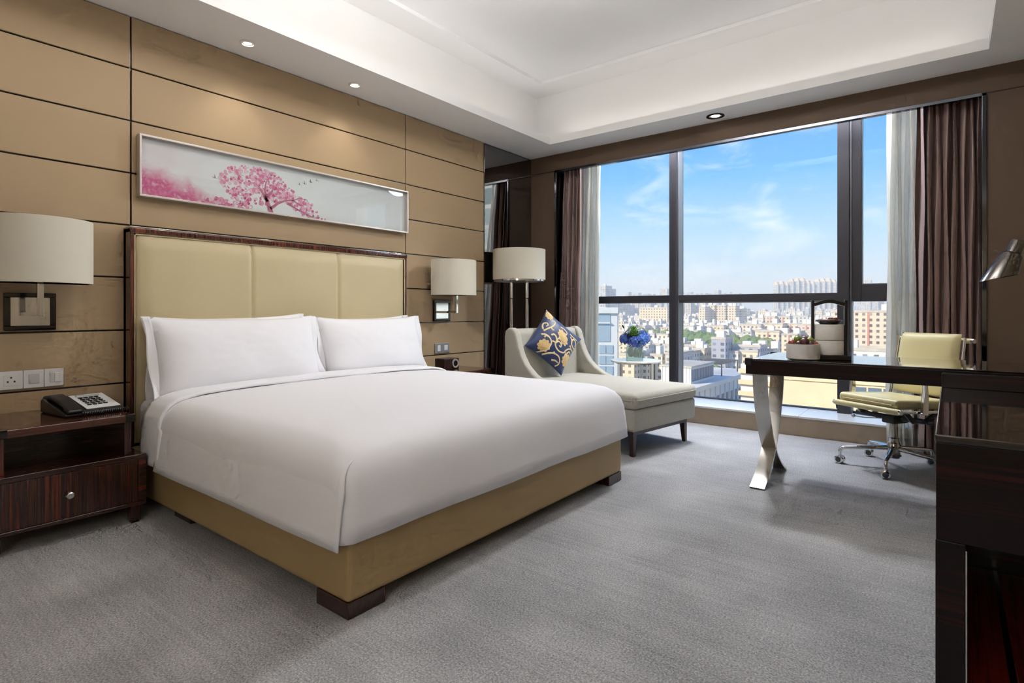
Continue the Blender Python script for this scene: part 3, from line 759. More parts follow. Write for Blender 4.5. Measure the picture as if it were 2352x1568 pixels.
# ------------------------------------------------------------------ chaise longue
CA = R(-9)
cf = Vector((2.055, 4.035, 0)); LEN, WID = 1.34, .87
cax = Vector((math.cos(CA), math.sin(CA), 0)); back_c = cf - cax * LEN
ch = empty('chaise_longue', back_c, rz=CA, label='greige linen chaise longue with swooping wings beside the window', cat='chaise longue')
h = WID / 2
MB().box(.06, LEN - .015, -h + .012, h - .012, .187, .345, .02, 3).obj('seat_base', M['chaise'], ch, local=True)
def seat_fn(u, v):   # cushion top and sides
    pass
cu = MB().box(.10, LEN, -h, h, .343, .456, .045, 5)
for v in cu.bm.verts:
    if v.co.z > .42:
        u = (v.co.x - .1) / (LEN - .1); q = v.co.y / h
        v.co.z += .016 * (1 - q ** 4) * (1 - (2 * u - 1) ** 6)
cush = cu.obj('seat_cushion', M['chaise'], ch, local=True, ang=60)
pp = [(LEN - .02, -h + .02, .440), (LEN - .008, 0, .441), (LEN - .02, h - .02, .440)]
o = MB().tube([(.56, -h - .001, .410), (LEN - .05, -h - .001, .411), (LEN - .012, -h + .012, .411), (LEN + .001, -h + .05, .411), (LEN + .001, h - .05, .411), (LEN - .012, h - .012, .411), (LEN - .05, h + .001, .411)], .0032, 6).obj('welt', M['chaise'], ch, local=True); o.parent = cush
bk = MB()
bk.prism([(0, .187), (.0, .80), (.012, .862), (.05, .885), (.095, .872), (.115, .83), (.15, .50), (.17, .35), (.17, .187)], -h + .05, h - .05, 'y', .012).obj('backrest', M['chaise'], ch, local=True)
wing = [(0, .187), (0, .82), (.012, .872), (.045, .893), (.085, .893), (.125, .868), (.150, .815), (.170, .74), (.205, .66), (.26, .585), (.34, .52), (.43, .475), (.53, .445), (.56, .40), (.56, .187)]
for s in (-1, 1):
    a, c = (-h - .012, -h + .062) if s < 0 else (h - .062, h + .012)
    MB().prism(wing, a, c, 'y', .018).obj('wing', M['chaise'], ch, local=True)
MB().box(.05, LEN - .06, -h + .07, h - .07, .152, .19, .004).obj('plinth_rail', M['darkwood'], ch, local=True)
for x, sx_ in ((.06, -1), (LEN - .105, 1)):
    for s in (-1, 1):
        y = s * (h - .09)
        q = []
        b2 = MB(); x0_, y0_ = x, y - .0225
        top = [(x0_, y0_), (x0_ + .045, y0_), (x0_ + .045, y0_ + .045), (x0_, y0_ + .045)]
        cx_, cy_ = x0_ + .0225 + sx_ * .008, y0_ + .0225 + s * .008
        V0 = [b2.bm.verts.new((cx_ + (px - x0_ - .0225) * .62, cy_ + (py - y0_ - .0225) * .62, 0)) for px, py in top]
        V1 = [b2.bm.verts.new((px, py, .188)) for px, py in top]
        b2.bm.faces.new(V0[::-1]); b2.bm.faces.new(V1)
        for i in range(4): b2.bm.faces.new((V0[i], V0[(i + 1) % 4], V1[(i + 1) % 4], V1[i]))
        b2.obj('leg', M['darkwood'], ch, local=True)

# cushion on the chaise: diamond-set square with embroidered vines and flowers
SID = .43
cc = back_c + cax * .225 + Vector((-.02, -.04, 0)); cu = empty('throw_cushion', (cc.x, cc.y, .462), label='navy blue cushion with gold embroidered flowers standing on its corner in the chaise', cat='cushion')
Mc = Matrix.Translation((cc.x, cc.y, .468 + SID * .7071 * .96)) @ Matrix.Rotation(CA - R(14), 4, 'Z') @ Matrix.Rotation(R(-17), 4, 'Y') @ Matrix.Rotation(R(45 + 4), 4, 'X')
def cush_pt(a, c, side, off=0.0):
    e = max(0, 1 - abs(a) ** 2.3) ** .62 * max(0, 1 - abs(c) ** 2.3) ** .62
    pin = 1 - .055 * (1 - abs(a) ** 2) * abs(c) ** 3 * 0 
    yy = a * SID / 2 * (1 - .07 * (1 - c * c) * abs(a) ** 4); zz = c * SID / 2 * (1 - .07 * (1 - a * a) * abs(c) ** 4)
    return Mc @ Vector((side * (.072 * e + off), yy, zz))
b = MB(); b.grid(lambda u, v: cush_pt(2 * u - 1, 2 * v - 1, 1), 30, 30); b.grid(lambda u, v: cush_pt(2 * u - 1, 2 * v - 1, -1), 30, 30)
bmesh.ops.remove_doubles(b.bm, verts=b.bm.verts[:], dist=.0006)
b.obj('cover', M['navy'], cu, ang=80)
# pattern coordinates: p right, q up in the picture of the diamond (both about -1..1 along the diagonals)
def dia(p, q): 
    a = (p + q) ; c = (q - p)
    return max(-.97, min(.97, a)), max(-.97, min(.97, c))
def emb_strip(pts, w0, w1):
    b = MB(); prev = None; m = len(pts)
    for i, (p, q) in enumerate(pts):
        p0, q0 = pts[max(i - 1, 0)]; p1, q1 = pts[min(i + 1, m - 1)]
        dx, dy = p1 - p0, q1 - q0; l_ = math.hypot(dx, dy) or 1; w_ = w0 + (w1 - w0) * i / (m - 1)
        nx, ny = -dy / l_ * w_, dx / l_ * w_
        row = []
        for f, o in ((-1, .0012), (-.5, .003), (.5, .003), (1, .0012)):
            a, c = dia(p + nx * f, q + ny * f); row.append(b.bm.verts.new(cush_pt(a, c, 1, o)))
        if prev:
            for k in range(3): b.bm.faces.new((prev[k], prev[k + 1], row[k + 1], row[k]))
        prev = row
    return b
V_ = [[(480,610),(560,640),(610,700),(630,790),(600,870),(500,950),(350,965),(250,970)], [(520,690),(560,665),(600,700)],
      [(660,665),(720,660),(750,720),(740,790),(700,850),(700,920),(730,990),(780,1030),(850,1050),(900,1010),(980,990),(1040,1010),(1090,1070),(1110,1150),(1090,1230)],
      [(650,790),(690,810),(702,850)], [(720,830),(770,810),(810,850),(815,900),(790,930),(772,890)], [(420,1030),(520,1020),(620,1030),(690,1070),(735,1130),(740,1210),(700,1270),(640,1290)],
      [(580,1160),(650,1180),(705,1235)], [(850,1200),(860,1120),(905,1050)], [(890,1140),(930,1070),(990,1050),(1000,1095)], [(545,510),(560,430),(600,385),(660,400),(660,450),(615,460)],
      [(545,545),(640,520),(740,490),(810,440),(835,390),(760,370)], [(700,505),(720,560),(750,575)], [(910,520),(970,550),(1010,610),(1020,660),(980,700)], [(1080,740),(1090,830),(1070,900),(1110,980),(1170,1010),(1220,970),(1260,920)],
      [(1090,825),(1150,800),(1190,860),(1185,930),(1155,945)], [(1090,680),(1160,760),(1240,830)], [(830,745),(765,770),(735,815)], [(1015,920),(1030,960),(1048,1012)], [(270,980),(330,1010),(340,1050)], [(640,1000),(655,1040),(690,1068)]]
def smooth_path(pts, n=5):
    out = []; m = len(pts)
    for i in range(m - 1):
        p0, p1, p2, p3 = pts[max(i - 1, 0)], pts[i], pts[i + 1], pts[min(i + 2, m - 1)]
        for k in range(n):
            f = k / n
            out.append(tuple(.5 * (2 * b + (c - a) * f + (2 * a - 5 * b + 4 * c - d) * f * f + (3 * b - a - 3 * c + d) * f ** 3) for a, b, c, d in zip(p0, p1, p2, p3)))
    return out + [pts[-1]]
for pts in V_:
    q = smooth_path([((x - 772) / 610 , (790 - y) / 690) for x, y in pts])
    emb_strip(q, .026, .017).obj('embroidered_vine', M['gold'], cu, recalc=False)
def flower(cx_, cy_, r, sy=1.0, rot=0, petals=9):
    b = MB()
    for rr, off, ph_ in ((1, .002, 0), (.68, .0042, .3), (.38, .0062, .7)):
        n = petals * 6; c0 = None
        vs_ = []
        for k in range(n):
            a = 2 * math.pi * k / n; rad = r * rr * (.80 + .20 * abs(math.sin(petals * (a + ph_) / 2)))
            px, py = rad * math.cos(a) * sy, rad * math.sin(a); p = cx_ + px * math.cos(rot) - py * math.sin(rot); q = cy_ + px * math.sin(rot) + py * math.cos(rot)
            vs_.append(b.bm.verts.new(cush_pt(*dia(p, q), 1, off)))
        ctr = b.bm.verts.new(cush_pt(*dia(cx_, cy_), 1, off + .002))
        for k in range(n): b.bm.faces.new((ctr, vs_[k], vs_[(k + 1) % n]))
    return b
for a in ((.20, .07, .27, .60, .12), (-.48, -.09, .20, 1.05, .3), (.22, -.62, .20, 1.05, 0), (.0, .80, .16, .85, 0)):
    flower(*a).obj('embroidered_flower', M['gold2'], cu, recalc=False, ang=20)

# ------------------------------------------------------------------ side table with vase
tx, ty = 1.365, 4.92
st = empty('side_table', (tx, ty, 0), label='round side table with thin pale top on three chrome strip legs by the window', cat='side table')
MB().lathe([(0, .558), (.232, .558), (.236, .562), (.236, .571), (.232, .575), (0, .575)], 56, (tx, ty, 0)).obj('table_top', mat('table_top_pale', (232, 228, 222), .12, coat=.5), st)
for k, a in enumerate((165, 50, -12)):
    Mr = Matrix.Translation((tx, ty, 0)) @ Matrix.Rotation(R(a), 4, 'Z')
    MB().box(.178, .190, -.018, .018, 0, .56, .002, M=Mr).obj('leg', M['steel'], st)
MB().lathe([(.178, .545), (.190, .545), (.190, .558), (.178, .558), (.178, .545)], 40, (tx, ty, 0)).obj('ring', M['steel'], st)
vx, vy, vz = 1.362, 4.905, .5755
va = empty('flower_vase', (vx, vy, vz), rz=R(22), label='square glass vase with blue hydrangeas and green foliage on the side table', cat='vase')
vh, vw = .125, .076
b = MB()
for (a, c, d, e) in ((-vw, vw, -vw, -vw + .006), (-vw, vw, vw - .006, vw), (-vw, -vw + .006, -vw + .006, vw - .006), (vw - .006, vw, -vw + .006, vw - .006)):
    b.box(a, c, d, e, .012, vh, .001)
b.box(-vw, vw, -vw, vw, 0, .014, .002)
b.obj('vase', glass('vase_glass', (236, 246, 242), .12, fk=.5), va, local=True, smooth=False)
rnd = random.Random(21)
leafm = [mat('leaf_dark', (38, 66, 28), .5), mat('leaf_mid', (92, 134, 44), .5), mat('leaf_light', (136, 168, 66), .5)]
def leaf(b, base, d, ln, wd, curl=.2):
    d = Vector(d).normalized(); s = d.cross(Vector((0, 0, 1)))
    s = s.normalized() if s.length > .01 else Vector((1, 0, 0)); up = s.cross(d)
    base = Vector(base); prev = None
    for k in range(6):
        f = k / 5; w_ = wd * math.sin(math.pi * min(.98, f * .92 + .06)) ; c = base + d * ln * f - up * curl * ln * f * f
        row = [b.bm.verts.new(c - s * w_), b.bm.verts.new(c + up * w_ * .25 * -1), b.bm.verts.new(c + s * w_)]
        if prev: b.bm.faces.new((prev[0], row[0], row[1], prev[1])); b.bm.faces.new((prev[1], row[1], row[2], prev[2]))
        prev = row
for k in range(3):   # foliage packed inside the glass
    b = MB()
    for _ in range(34):
        a = rnd.uniform(0, 6.28); r = rnd.uniform(.03, .066)
        leaf(b, (max(-.06, min(.06, r * math.cos(a))), max(-.06, min(.06, r * math.sin(a))), rnd.uniform(.02, .07)), (rnd.uniform(-.12, .12), rnd.uniform(-.12, .12), 1), rnd.uniform(.05, .08), rnd.uniform(.008, .016), .05)
    b.obj('packed_leaves', leafm[min(k + 1, 2)], va, local=True, recalc=False, kind='stuff')
bl = [mat('hydrangea_blue', (78, 118, 192), .7), mat('hydrangea_deep', (72, 100, 176), .7), mat('hydrangea_pale', (138, 170, 220), .7)]
heads = [(-.085, -.03, .175, .052, 1), (-.05, .06, .185, .05, 0), (.06, -.055, .165, .055, 0), (.0, -.085, .155, .05, 1), (.09, .03, .185, .052, 0), (.03, .085, .19, .05, 2), (.03, -.04, .118, .042, 2), (-.095, .05, .17, .045, 1), (.07, .07, .215, .04, 0)]
for hx, hy, hz_, hr, mi in heads:
    hz_ += .022
    b = MB()
    for k in range(46):
        z = 1 - 2 * (k + .5) / 46; a = k * 2.399; q = math.sqrt(1 - z * z); nrm = Vector((q * math.cos(a), q * math.sin(a), z))
        if nrm.z < -.75: continue
        c = Vector((hx, hy, hz_)) + nrm * hr; t1 = nrm.orthogonal().normalized(); t2 = nrm.cross(t1); s_ = hr * .26; ro = rnd.uniform(0, 1.5)
        for j in range(4):
            aa = ro + j * math.pi / 2; dd = t1 * math.cos(aa) + t2 * math.sin(aa); e = t1 * -math.sin(aa) + t2 * math.cos(aa)
            b.bm.faces.new([b.bm.verts.new(p) for p in (c, c + (dd + e * .55) * s_ + nrm * .004, c + dd * s_ * 1.35 + nrm * .002, c + (dd - e * .55) * s_ + nrm * .004)])
    b.ball((hx, hy, hz_), hr * .9, 1)
    b.obj('hydrangea_head', bl[mi], va, local=True, recalc=False, smooth=False)
b = MB()
for k in range(110):
    z = 1 - 1.3 * (k + .5) / 110; a = k * 2.399; q = math.sqrt(max(0, 1 - z * z)); nrm = Vector((q * math.cos(a), q * math.sin(a), z))
    leaf(b, Vector((-.005, -.04, .255)) + nrm * .04, nrm + Vector((0, 0, .25)), .036, .005, .3)
b.ball((-.005, -.04, .255), .046, 1)
b.obj('green_pompon', leafm[1], va, local=True, recalc=False)
b = MB()
for k in range(16):
    a = rnd.uniform(0, 6.28); r = rnd.uniform(.08, .12)
    leaf(b, (r * math.cos(a), r * math.sin(a), rnd.uniform(.13, .18)), (math.cos(a), math.sin(a), rnd.uniform(-.3, .4)), rnd.uniform(.03, .06), .010, .2)
b.obj('side_leaves', leafm[0], va, local=True, recalc=False)
sp = MB().tube([(-.04, -.05, .12), (-.07, -.06, .22), (-.095, -.07, .30)], .0022, 6); 
for d_, z in (((-.3, -.4, .8), .295), ((.6, .2, .6), .26), ((-.4, .3, .5), .235), ((.3, -.3, .7), .215)): leaf(sp, (-.06 - (z - .2) * .35, -.06, z), d_, .05, .013, .1)
sp.obj('leaf_sprig', leafm[0], va, local=True, recalc=False)
for k in range(3):
    MB().tube([(.01 + .105 * math.cos(R(a)) * (1 + .03 * k), -.02 + .012 * k + .03 * math.cos(R(a)), .20 + (.115 + .006 * k) * math.sin(R(a))) for a in range(0, 181, 12)], .0014, 5).obj('grass_loop', leafm[0], va, local=True)

# ------------------------------------------------------------------ desk
dk = empty('writing_desk', (3.55, 3.79, 0), label='long dark ebony writing desk on crossed steel strip legs', cat='desk')
DKX0, DKX1, DKY0, DKY1, DZ = 2.752, 4.385, 3.505, 4.150, .760
MB().box(DKX0, DKX1, DKY0, DKY1, .668, DZ - .008, .004).obj('frame', M['ebony_x'], dk)
MB().box(DKX0 + .03, DKX1 - .01, DKY0 + .006, DKY1 - .006, DZ - .008, DZ, .002).obj('glass_top', mat('black_glass_top', (24, 20, 20), .05, coat=1.0), dk)
for y in (DKY0 - .003, DKY1 - .047):
    MB().box(DKX0 - .004, DKX0 + .032, y, y + .05, .722, DZ + .002, .002).obj('corner_cap', M['black'], dk)
ys = [(.67, 3.955), (.58, 3.945), (.48, 3.918), (.38, 3.875), (.28, 3.815), (.20, 3.752), (.13, 3.680), (.07, 3.598), (.03, 3.525), (.006, 3.470)]
ymid = 3.74
for x0_ in (2.785, 4.26):
    for s in (0, 1):
        b = MB(); th = .012; prev = None
        wx0, wx1 = (x0_, x0_ + .082)
        for i, (z, y) in enumerate(ys):
            if s: y = 2 * ymid - y + .012
            z0_, y0_ = ys[max(i - 1, 0)]; z1_, y1_ = ys[min(i + 1, len(ys) - 1)]
            dz, dy = z1_ - z0_, (y1_ - y0_) * (-1 if s else 1); l_ = math.hypot(dz, dy); ny, nz = -dz / l_ * th / 2, dy / l_ * th / 2
            row = [b.bm.verts.new(p) for p in ((wx0, y - ny, max(0, z - nz)), (wx1, y - ny, max(0, z - nz)), (wx1, y + ny, max(0, z + nz)), (wx0, y + ny, max(0, z + nz)))]
            if prev:
                for k in range(4): b.bm.faces.new((prev[k], prev[(k + 1) % 4], row[(k + 1) % 4], row[k]))
            else: b.bm.faces.new(row)
            prev = row
        b.bm.faces.new(prev[::-1])
        b.obj('leg', M['steel'], dk, ang=40)

# things on the desk
def snack_tray(x, y, z, r, hgt, b):
    return b.lathe([(0, z), (r * .94, z), (r, z + .006), (r, z + hgt), (r - .006, z + hgt), (r - .006, z + hgt * .35), (0, z + hgt * .35)], 40, (x, y, 0))
bw = empty('fruit_bowl', (3.042, 3.615, DZ), label='low round white ceramic bowl of fruit on the desk', cat='bowl')
snack_tray(3.042, 3.615, DZ + .004, .088, .088, MB()).obj('bowl', M['ceramic'], bw)
MB().lathe([(0, DZ), (.07, DZ), (.07, DZ + .005), (0, DZ + .005)], 32, (3.042, 3.615, 0)).obj('foot', M['black'], bw)
fm = {'plum': mat('fruit_plum', (84, 40, 38), .35), 'red': mat('fruit_red', (150, 66, 48), .4), 'green': mat('fruit_green', (128, 148, 48), .4), 'brown': mat('fruit_brown', (120, 74, 56), .45)}
rnd = random.Random(9)
def fruit(x, y, z, r, kind, label, sc=(1, 1, 1)):
    t = empty('fruit', (x, y, z - r * sc[2]), label=label, cat='fruit', group='fruit in the white bowl')
    MB().ball((x, y, z), r, 3, sc).obj('flesh', fm[kind], t)
    MB().tube([(x, y, z + r * sc[2] * .95), (x + .002, y, z + r * sc[2] + .008)], .0012, 5).obj('stem', leafm[0], t)
bz = DZ + .004 + .075
for i, (dx, dy, dz, r, k, lb) in enumerate((
        (-.054, -.02, .012, .024, 'red', 'reddish round fruit at the left rim of the fruit bowl'), (-.030, .01, .036, .023, 'green', 'yellow-green fruit standing highest at the left of the bowl'),
        (-.012, -.042, .010, .022, 'plum', 'dark plum at the front of the fruit bowl left of middle'), (.014, -.03, .022, .027, 'plum', 'large dark plum heaped in the middle of the bowl'),
        (.006, .022, .034, .024, 'brown', 'brownish plum on top at the middle of the bowl'), (.034, .012, .030, .022, 'green', 'yellow-green fruit right of the middle of the bowl'),
        (.046, -.028, .010, .021, 'plum', 'dark plum at the right front of the fruit bowl'), (.060, .012, .008, .020, 'red', 'small reddish fruit at the right rim of the bowl'),
        (-.03, .052, .014, .023, 'plum', 'dark plum at the back of the fruit bowl'))):
    fruit(3.042 + dx, 3.615 + dy, bz + dz, r, k, lb)
lf = MB()
for k in range(9):
    a = rnd.uniform(0, 6.28); leaf(lf, (3.042 + .05 * math.cos(a), 3.615 + .05 * math.sin(a), bz + .012), (math.cos(a), math.sin(a), .35), rnd.uniform(.03, .05), .011, .3)
tag(lf.obj('garnish_leaves', leafm[1], recalc=False), 'green garnish leaves around the fruit in the white bowl', 'leaves')

cr = empty('snack_carrier', (3.155, 3.745, DZ), label='black wooden carrier with tall handle holding two white ceramic boxes', cat='carrier')
kx, ky = 3.155, 3.745
Mk = Matrix.Translation((kx, ky, 0)) @ Matrix.Rotation(R(20), 4, 'Z')
MB().box(-.098, .098, -.080, .080, DZ, DZ + .026, .003, M=Mk).obj('tray', M['blackwood'], cr)
for s in (-1, 1):
    MB().box(s * .086 - .008, s * .086 + .008, -.012, .012, DZ + .02, 1.107, .004, M=Mk).obj('upright', M['blackwood'], cr)
hp = []
for k in range(13):
    a = k / 12 * 2 - 1; hp.append((a * .088, 1.082 + .017 * (1 - min(1, abs(a) / .75) ** 2)))
b = MB(); poly = [(x, z + .010) for x, z in hp] + [(x, z - .010) for x, z in hp[::-1]]
b.prism(poly, -.010, .010, 'y', 0, M=Mk); b.obj('handle', M['blackwood'], cr)
for k, (z0_, z1_) in enumerate(((DZ + .0265, DZ + .112), (DZ + .1125, DZ + .205))):
    b = MB().lathe([(0, z0_), (.072, z0_), (.076, z0_ + .003), (.076, z1_ - .004), (.073, z1_ - .001), (0, z1_ - .001)], 44, (kx, ky, 0))
    o = tag(b.obj('ceramic_box', M['ceramic'], ang=50), ('lower' if k == 0 else 'upper') + ' white ceramic box stacked in the black carrier on the desk', 'box')
ns = empty('nut_dish', (kx, ky, DZ + .205), label='shallow dark dish of nuts on top of the white ceramic boxes', cat='dish')
zt = DZ + .2045
MB().lathe([(0, zt), (.046, zt), (.072, zt + .024), (.069, zt + .025), (.044, zt + .006), (0, zt + .006)], 36, (kx, ky, 0)).obj('dish', M['blackwood'], ns)
nm = mat('nut_brown', (150, 98, 60), .6); nm2 = mat('walnut_dark', (98, 58, 42), .6); rnd = random.Random(2)
for k in range(26):
    a = k * 2.4; r = .055 * math.sqrt((k + .5) / 26); big = k in (8, 11, 16, 19)
    x, y = kx + r * math.cos(a), ky + r * math.sin(a)
    o = MB().ball((x, y, zt + (.030 if big else .022)), .013 if big else .009, 2, (1, .8, .8)).obj('nut', nm2 if big else nm, None)
    tag(o, 'roasted nut heaped in the dark dish on the ceramic boxes', 'nut', 'nuts heaped in the dark dish')
t = empty('pen_tray', (3.0, 4.10, DZ), label='small black tray at the far left edge of the desk top', cat='tray')
MB().box(2.975, 3.045, 4.085, 4.13, DZ, DZ + .008, .002).obj('base', M['black'], t); MB().box(2.975, 2.990, 4.085, 4.13, DZ + .007, DZ + .014, .002).obj('lip', M['black'], t)

# desk lamp
lx, ly = 4.20, 3.86
dl = empty('desk_lamp', (lx, ly, DZ), label='polished gunmetal desk lamp with slanted cone head at the right edge', cat='desk lamp')
gm = mat('gunmetal', (120, 116, 112), .18, 1)
MB().lathe([(0, DZ), (.075, DZ), (.075, DZ + .012), (.07, DZ + .016), (0, DZ + .016)], 36, (lx, ly, 0)).obj('base', gm, dl)
MB().tube([(lx, ly, DZ + .01), (lx, ly, 1.30), (lx - .01, ly - .003, 1.37), (lx - .045, ly - .012, 1.40), (lx - .1, ly - .026, 1.398), (4.045, 3.82, 1.382), (4.00, 3.81, 1.36)], .006, 8).obj('stem', M['black'], dl)
axd = Vector((-.36, -.10, -.93)).normalized()
Mh = Matrix.Translation((3.990, 3.805, 1.395)) @ axd.to_track_quat('Z', 'Y').to_matrix().to_4x4()
b = MB(); b.lathe([(0, 0), (.031, 0), (.033, .003), (.033, .062), (.034, .064), (.038, .066), (.046, .078), (.078, .27), (.076, .27), (.044, .081), (.03, .07)], 40, M=Mh)
bmesh.ops.bisect_plane(b.bm, geom=b.bm.verts[:] + b.bm.edges[:] + b.bm.faces[:], plane_co=(3.93, 3.80, 1.215), plane_no=(.22, 0, -1), clear_outer=True)
b.obj('head', gm, dl)
MB().ball((3.958, 3.80, 1.29), .026, 2).obj('bulb', M['plastic_w'], dl)

# ------------------------------------------------------------------ swivel chair
oc = empty('office_chair', (3.42, 4.50, 0), rz=R(-33), label='cream leather swivel chair with chrome star base behind the desk', cat='chair')
def ocp(b, name, mt, **k): return b.obj(name, mt, oc, local=True, **k)
ocp(MB().lathe([(.045, .085), (.032, .10), (.030, .20), (.024, .205), (.022, .31), (.0, .31)], 24), 'column', M['steel'])
ocp(MB().lathe([(0, .07), (.034, .07), (.038, .08), (.038, .16), (.03, .175), (0, .175)], 24), 'hub', M['steel'])
for k in range(5):
    a = R(50 + 72 * k + 33); dx, dy = math.cos(a), math.sin(a)
    arm_o = ocp(MB().tube([(.02 * dx, .02 * dy, .135), (.15 * dx, .15 * dy, .122), (.285 * dx, .285 * dy, .108), (.305 * dx, .305 * dy, .100), (.312 * dx, .312 * dy, .084), (.312 * dx, .312 * dy, .05)], [.017, .0145, .012, .012, .011, .0095], 12), 'star_arm', M['chrome'])
    ca = a + R((20, -35, 60, 10, 80)[k]); ex, ey = math.cos(ca), math.sin(ca); c0 = Vector((.312 * dx, .312 * dy, .027))
    e = Vector((ex, ey, 0))
    cs = MB()
    for s in (-1, 1): cs.tube([c0 + e * s * .003, c0 + e * s * .005, c0 + e * s * .024, c0 + e * s * .026], [.0235, .027, .027, .0225], 20)
    o = ocp(cs, 'caster', M['chrome']); 
    o2 = ocp(MB().tube([c0 - e * .0275, c0 - e * .026, c0 + e * .026, c0 + e * .0275], [.015, .018, .018, .015], 16), 'caster_cap', M['armgrey']); o2.parent = o
# tilt mechanism
ocp(MB().box(-.045, .045, -.055, .075, .30, .355, .008), 'tilt_box', M['black'])
ocp(MB().tube([(-.20, -.09, .345), (.0, .0, .335), (.20, .08, .33)], .017, 10), 'cross_bar', M['armgrey'])
for s in (-1, 1):
    ocp(MB().tube([(s * .18, -.14, .405), (s * .15, -.03, .335)], .015, 8), 'strut', M['black']); ocp(MB().tube([(s * .19, .17, .405), (s * .17, .04, .335)], .015, 8), 'strut', M['black'])
ocp(MB().tube([(-.03, -.02, .325), (-.13, -.10, .318), (-.18, -.13, .322)], .004, 8), 'lever', M['chrome'])
ocp(MB().ball((-.187, -.135, .323), .013, 2), 'lever_knob', M['chrome'])
ocp(MB().tube([(-.205, -.16, .395), (-.255, -.20, .388)], .006, 8), 'tension_stem', M['black'])
ocp(MB().tube([(-.25, -.196, .389), (-.262, -.206, .387)], [.027, .025], 18), 'tension_knob', M['armgrey'])
def ocp(b, name, mt, **k):      # seat and back are narrower than the base
    for v in b.bm.verts: v.co.x *= .86
    return b.obj(name, mt, oc, local=True, **k)
# seat: front edge at local y=-.25
b = MB(); b.box(-.245, .245, -.245, .235, .425, .482, .024, 4)
for v in b.bm.verts:
    q = v.co.y / .24; v.co.z += .010 * math.cos(v.co.x / .245 * 1.4) * (1 if v.co.z > .45 else 0) - .018 * max(0, q) + .006 * max(0, -q)
seat = ocp(b, 'seat_pad', M['cream'], ang=60)
o = ocp(MB().tube([(-.246, -.20, .452), (-.2, -.247, .456), (0, -.25, .458), (.2, -.247, .456), (.246, -.20, .452)], .003, 6), 'stitching', M['piping']); o.parent = seat
rl = ocp(MB().tube([(-.262, -.252, .420), (-.25, -.252, .420), (.25, -.252, .420), (.262, -.252, .420)], [.017, .019, .019, .017], 16), 'front_roll', M['cream'])
for s in (-1, 1):
    o = ocp(MB().tube([(s * .258, -.252, .420), (s * .275, -.252, .420)], [.017, .015], 16), 'roll_cap', M['chrome']); o.parent = rl
    sf = ocp(MB().tube([(s * .262, -.252, .421), (s * .262, -.05, .408), (s * .262, .16, .405), (s * .262, .235, .42), (s * .262, .27, .47), (s * .258, .30, .62), (s * .254, .335, .80), (s * .254, .345, .868)], .010, 10), 'side_frame', M['chrome'])
    ocp(MB().prism([(-.10, .40), (-.05, .395), (-.045, .50), (-.055, .60), (-.03, .628), (.24, .628), (.30, .62), (.302, .636), (.24, .644), (-.04, .644), (-.075, .625), (-.078, .55)], s * .29 - .012, s * .29 + .012, 'x', .003), 'armrest', M['chrome'])
# back
def back_fn(side):
    def fn(u, v):
        a, c = u * 2 - 1, v * 2 - 1
        e = max(0, 1 - abs(a) ** 9) ** .5 * max(0, 1 - abs(c) ** 9) ** .5
        z = .475 + .415 * v; y = .262 + .085 * v - .016 * (1 - a * a)
        return (a * (.238 - .01 * v), y - side * .038 * e + .004, z)
    return fn
b = MB(); b.grid(back_fn(1), 26, 30); b.grid(back_fn(-1), 26, 30); bmesh.ops.remove_doubles(b.bm, verts=b.bm.verts[:], dist=.0006)
bp_ = ocp(b, 'back_pad', M['cream'], ang=60)
tr_ = ocp(MB().tube([(-.265, .392, .846), (.265, .392, .846)], .017, 14), 'top_roll', M['cream'])
for s in (-1, 1):
    o = ocp(MB().tube([(s * .263, .392, .846), (s * .285, .392, .846)], [.0165, .0155], 14), 'roll_cap', M['chrome']); o.parent = tr_

# ------------------------------------------------------------------ luggage console in the foreground
KX0, KX1, KY0, KY1 = 3.690, 4.395, 1.640, 2.665
kc = empty('luggage_console', (4.05, 2.15, 0), label='glossy black ebony luggage console with open lower bay in the right foreground', cat='console')
MB().box(KX0, KX1, KY0, KY1, .742, .760, .003).obj('top', mat('black_gloss_top', (12, 9, 9), .05, coat=1.0), kc)
MB().box(KX0 + .002, KX1, KY0 + .003, KY1, .515, .742, .002).obj('apron', M['ebony_x'], kc)
MB().box(KX0 + .001, KX0 + .056, KY0 + .002, KY1, 0, .515, .002).obj('side_panel', M['ebony_x'], kc)
MB().box(KX1 - .05, KX1, KY0 + .002, KY1, 0, .515, .002).obj('side_panel', M['ebony_x'], kc)
MB().box(KX0 + .05, KX1 - .05, KY1 - .03, KY1, 0, .515).obj('back_panel', M['ebony_x'], kc)
MB().box(KX0 + .002, KX1, KY1 - .022, KY1, .758, .814, .004).obj('back_upstand', M['ebony_x'], kc)
shf = MB().box(KX0 + .056, KX1 - .05, KY0 + .01, KY1 - .03, .06, .12, .003).obj('shelf', M['ebony_red'], kc)
for x in (3.835, 3.97, 4.10, 4.23):
    sub_obj(MB().box(x, x + .016, KY0 + .03, KY1 - .04, .119, .127, .003), 'metal_runner', M['chrome'], kc, shf)
sub_obj(MB().box(KX0 + .055, KX0 + .059, KY0 + .004, KY0 + .012, .06, .50, .001), 'edge_glint_strip', M['chrome'], kc, shf)  # chrome sliver put in for the glint along the bay's left edge
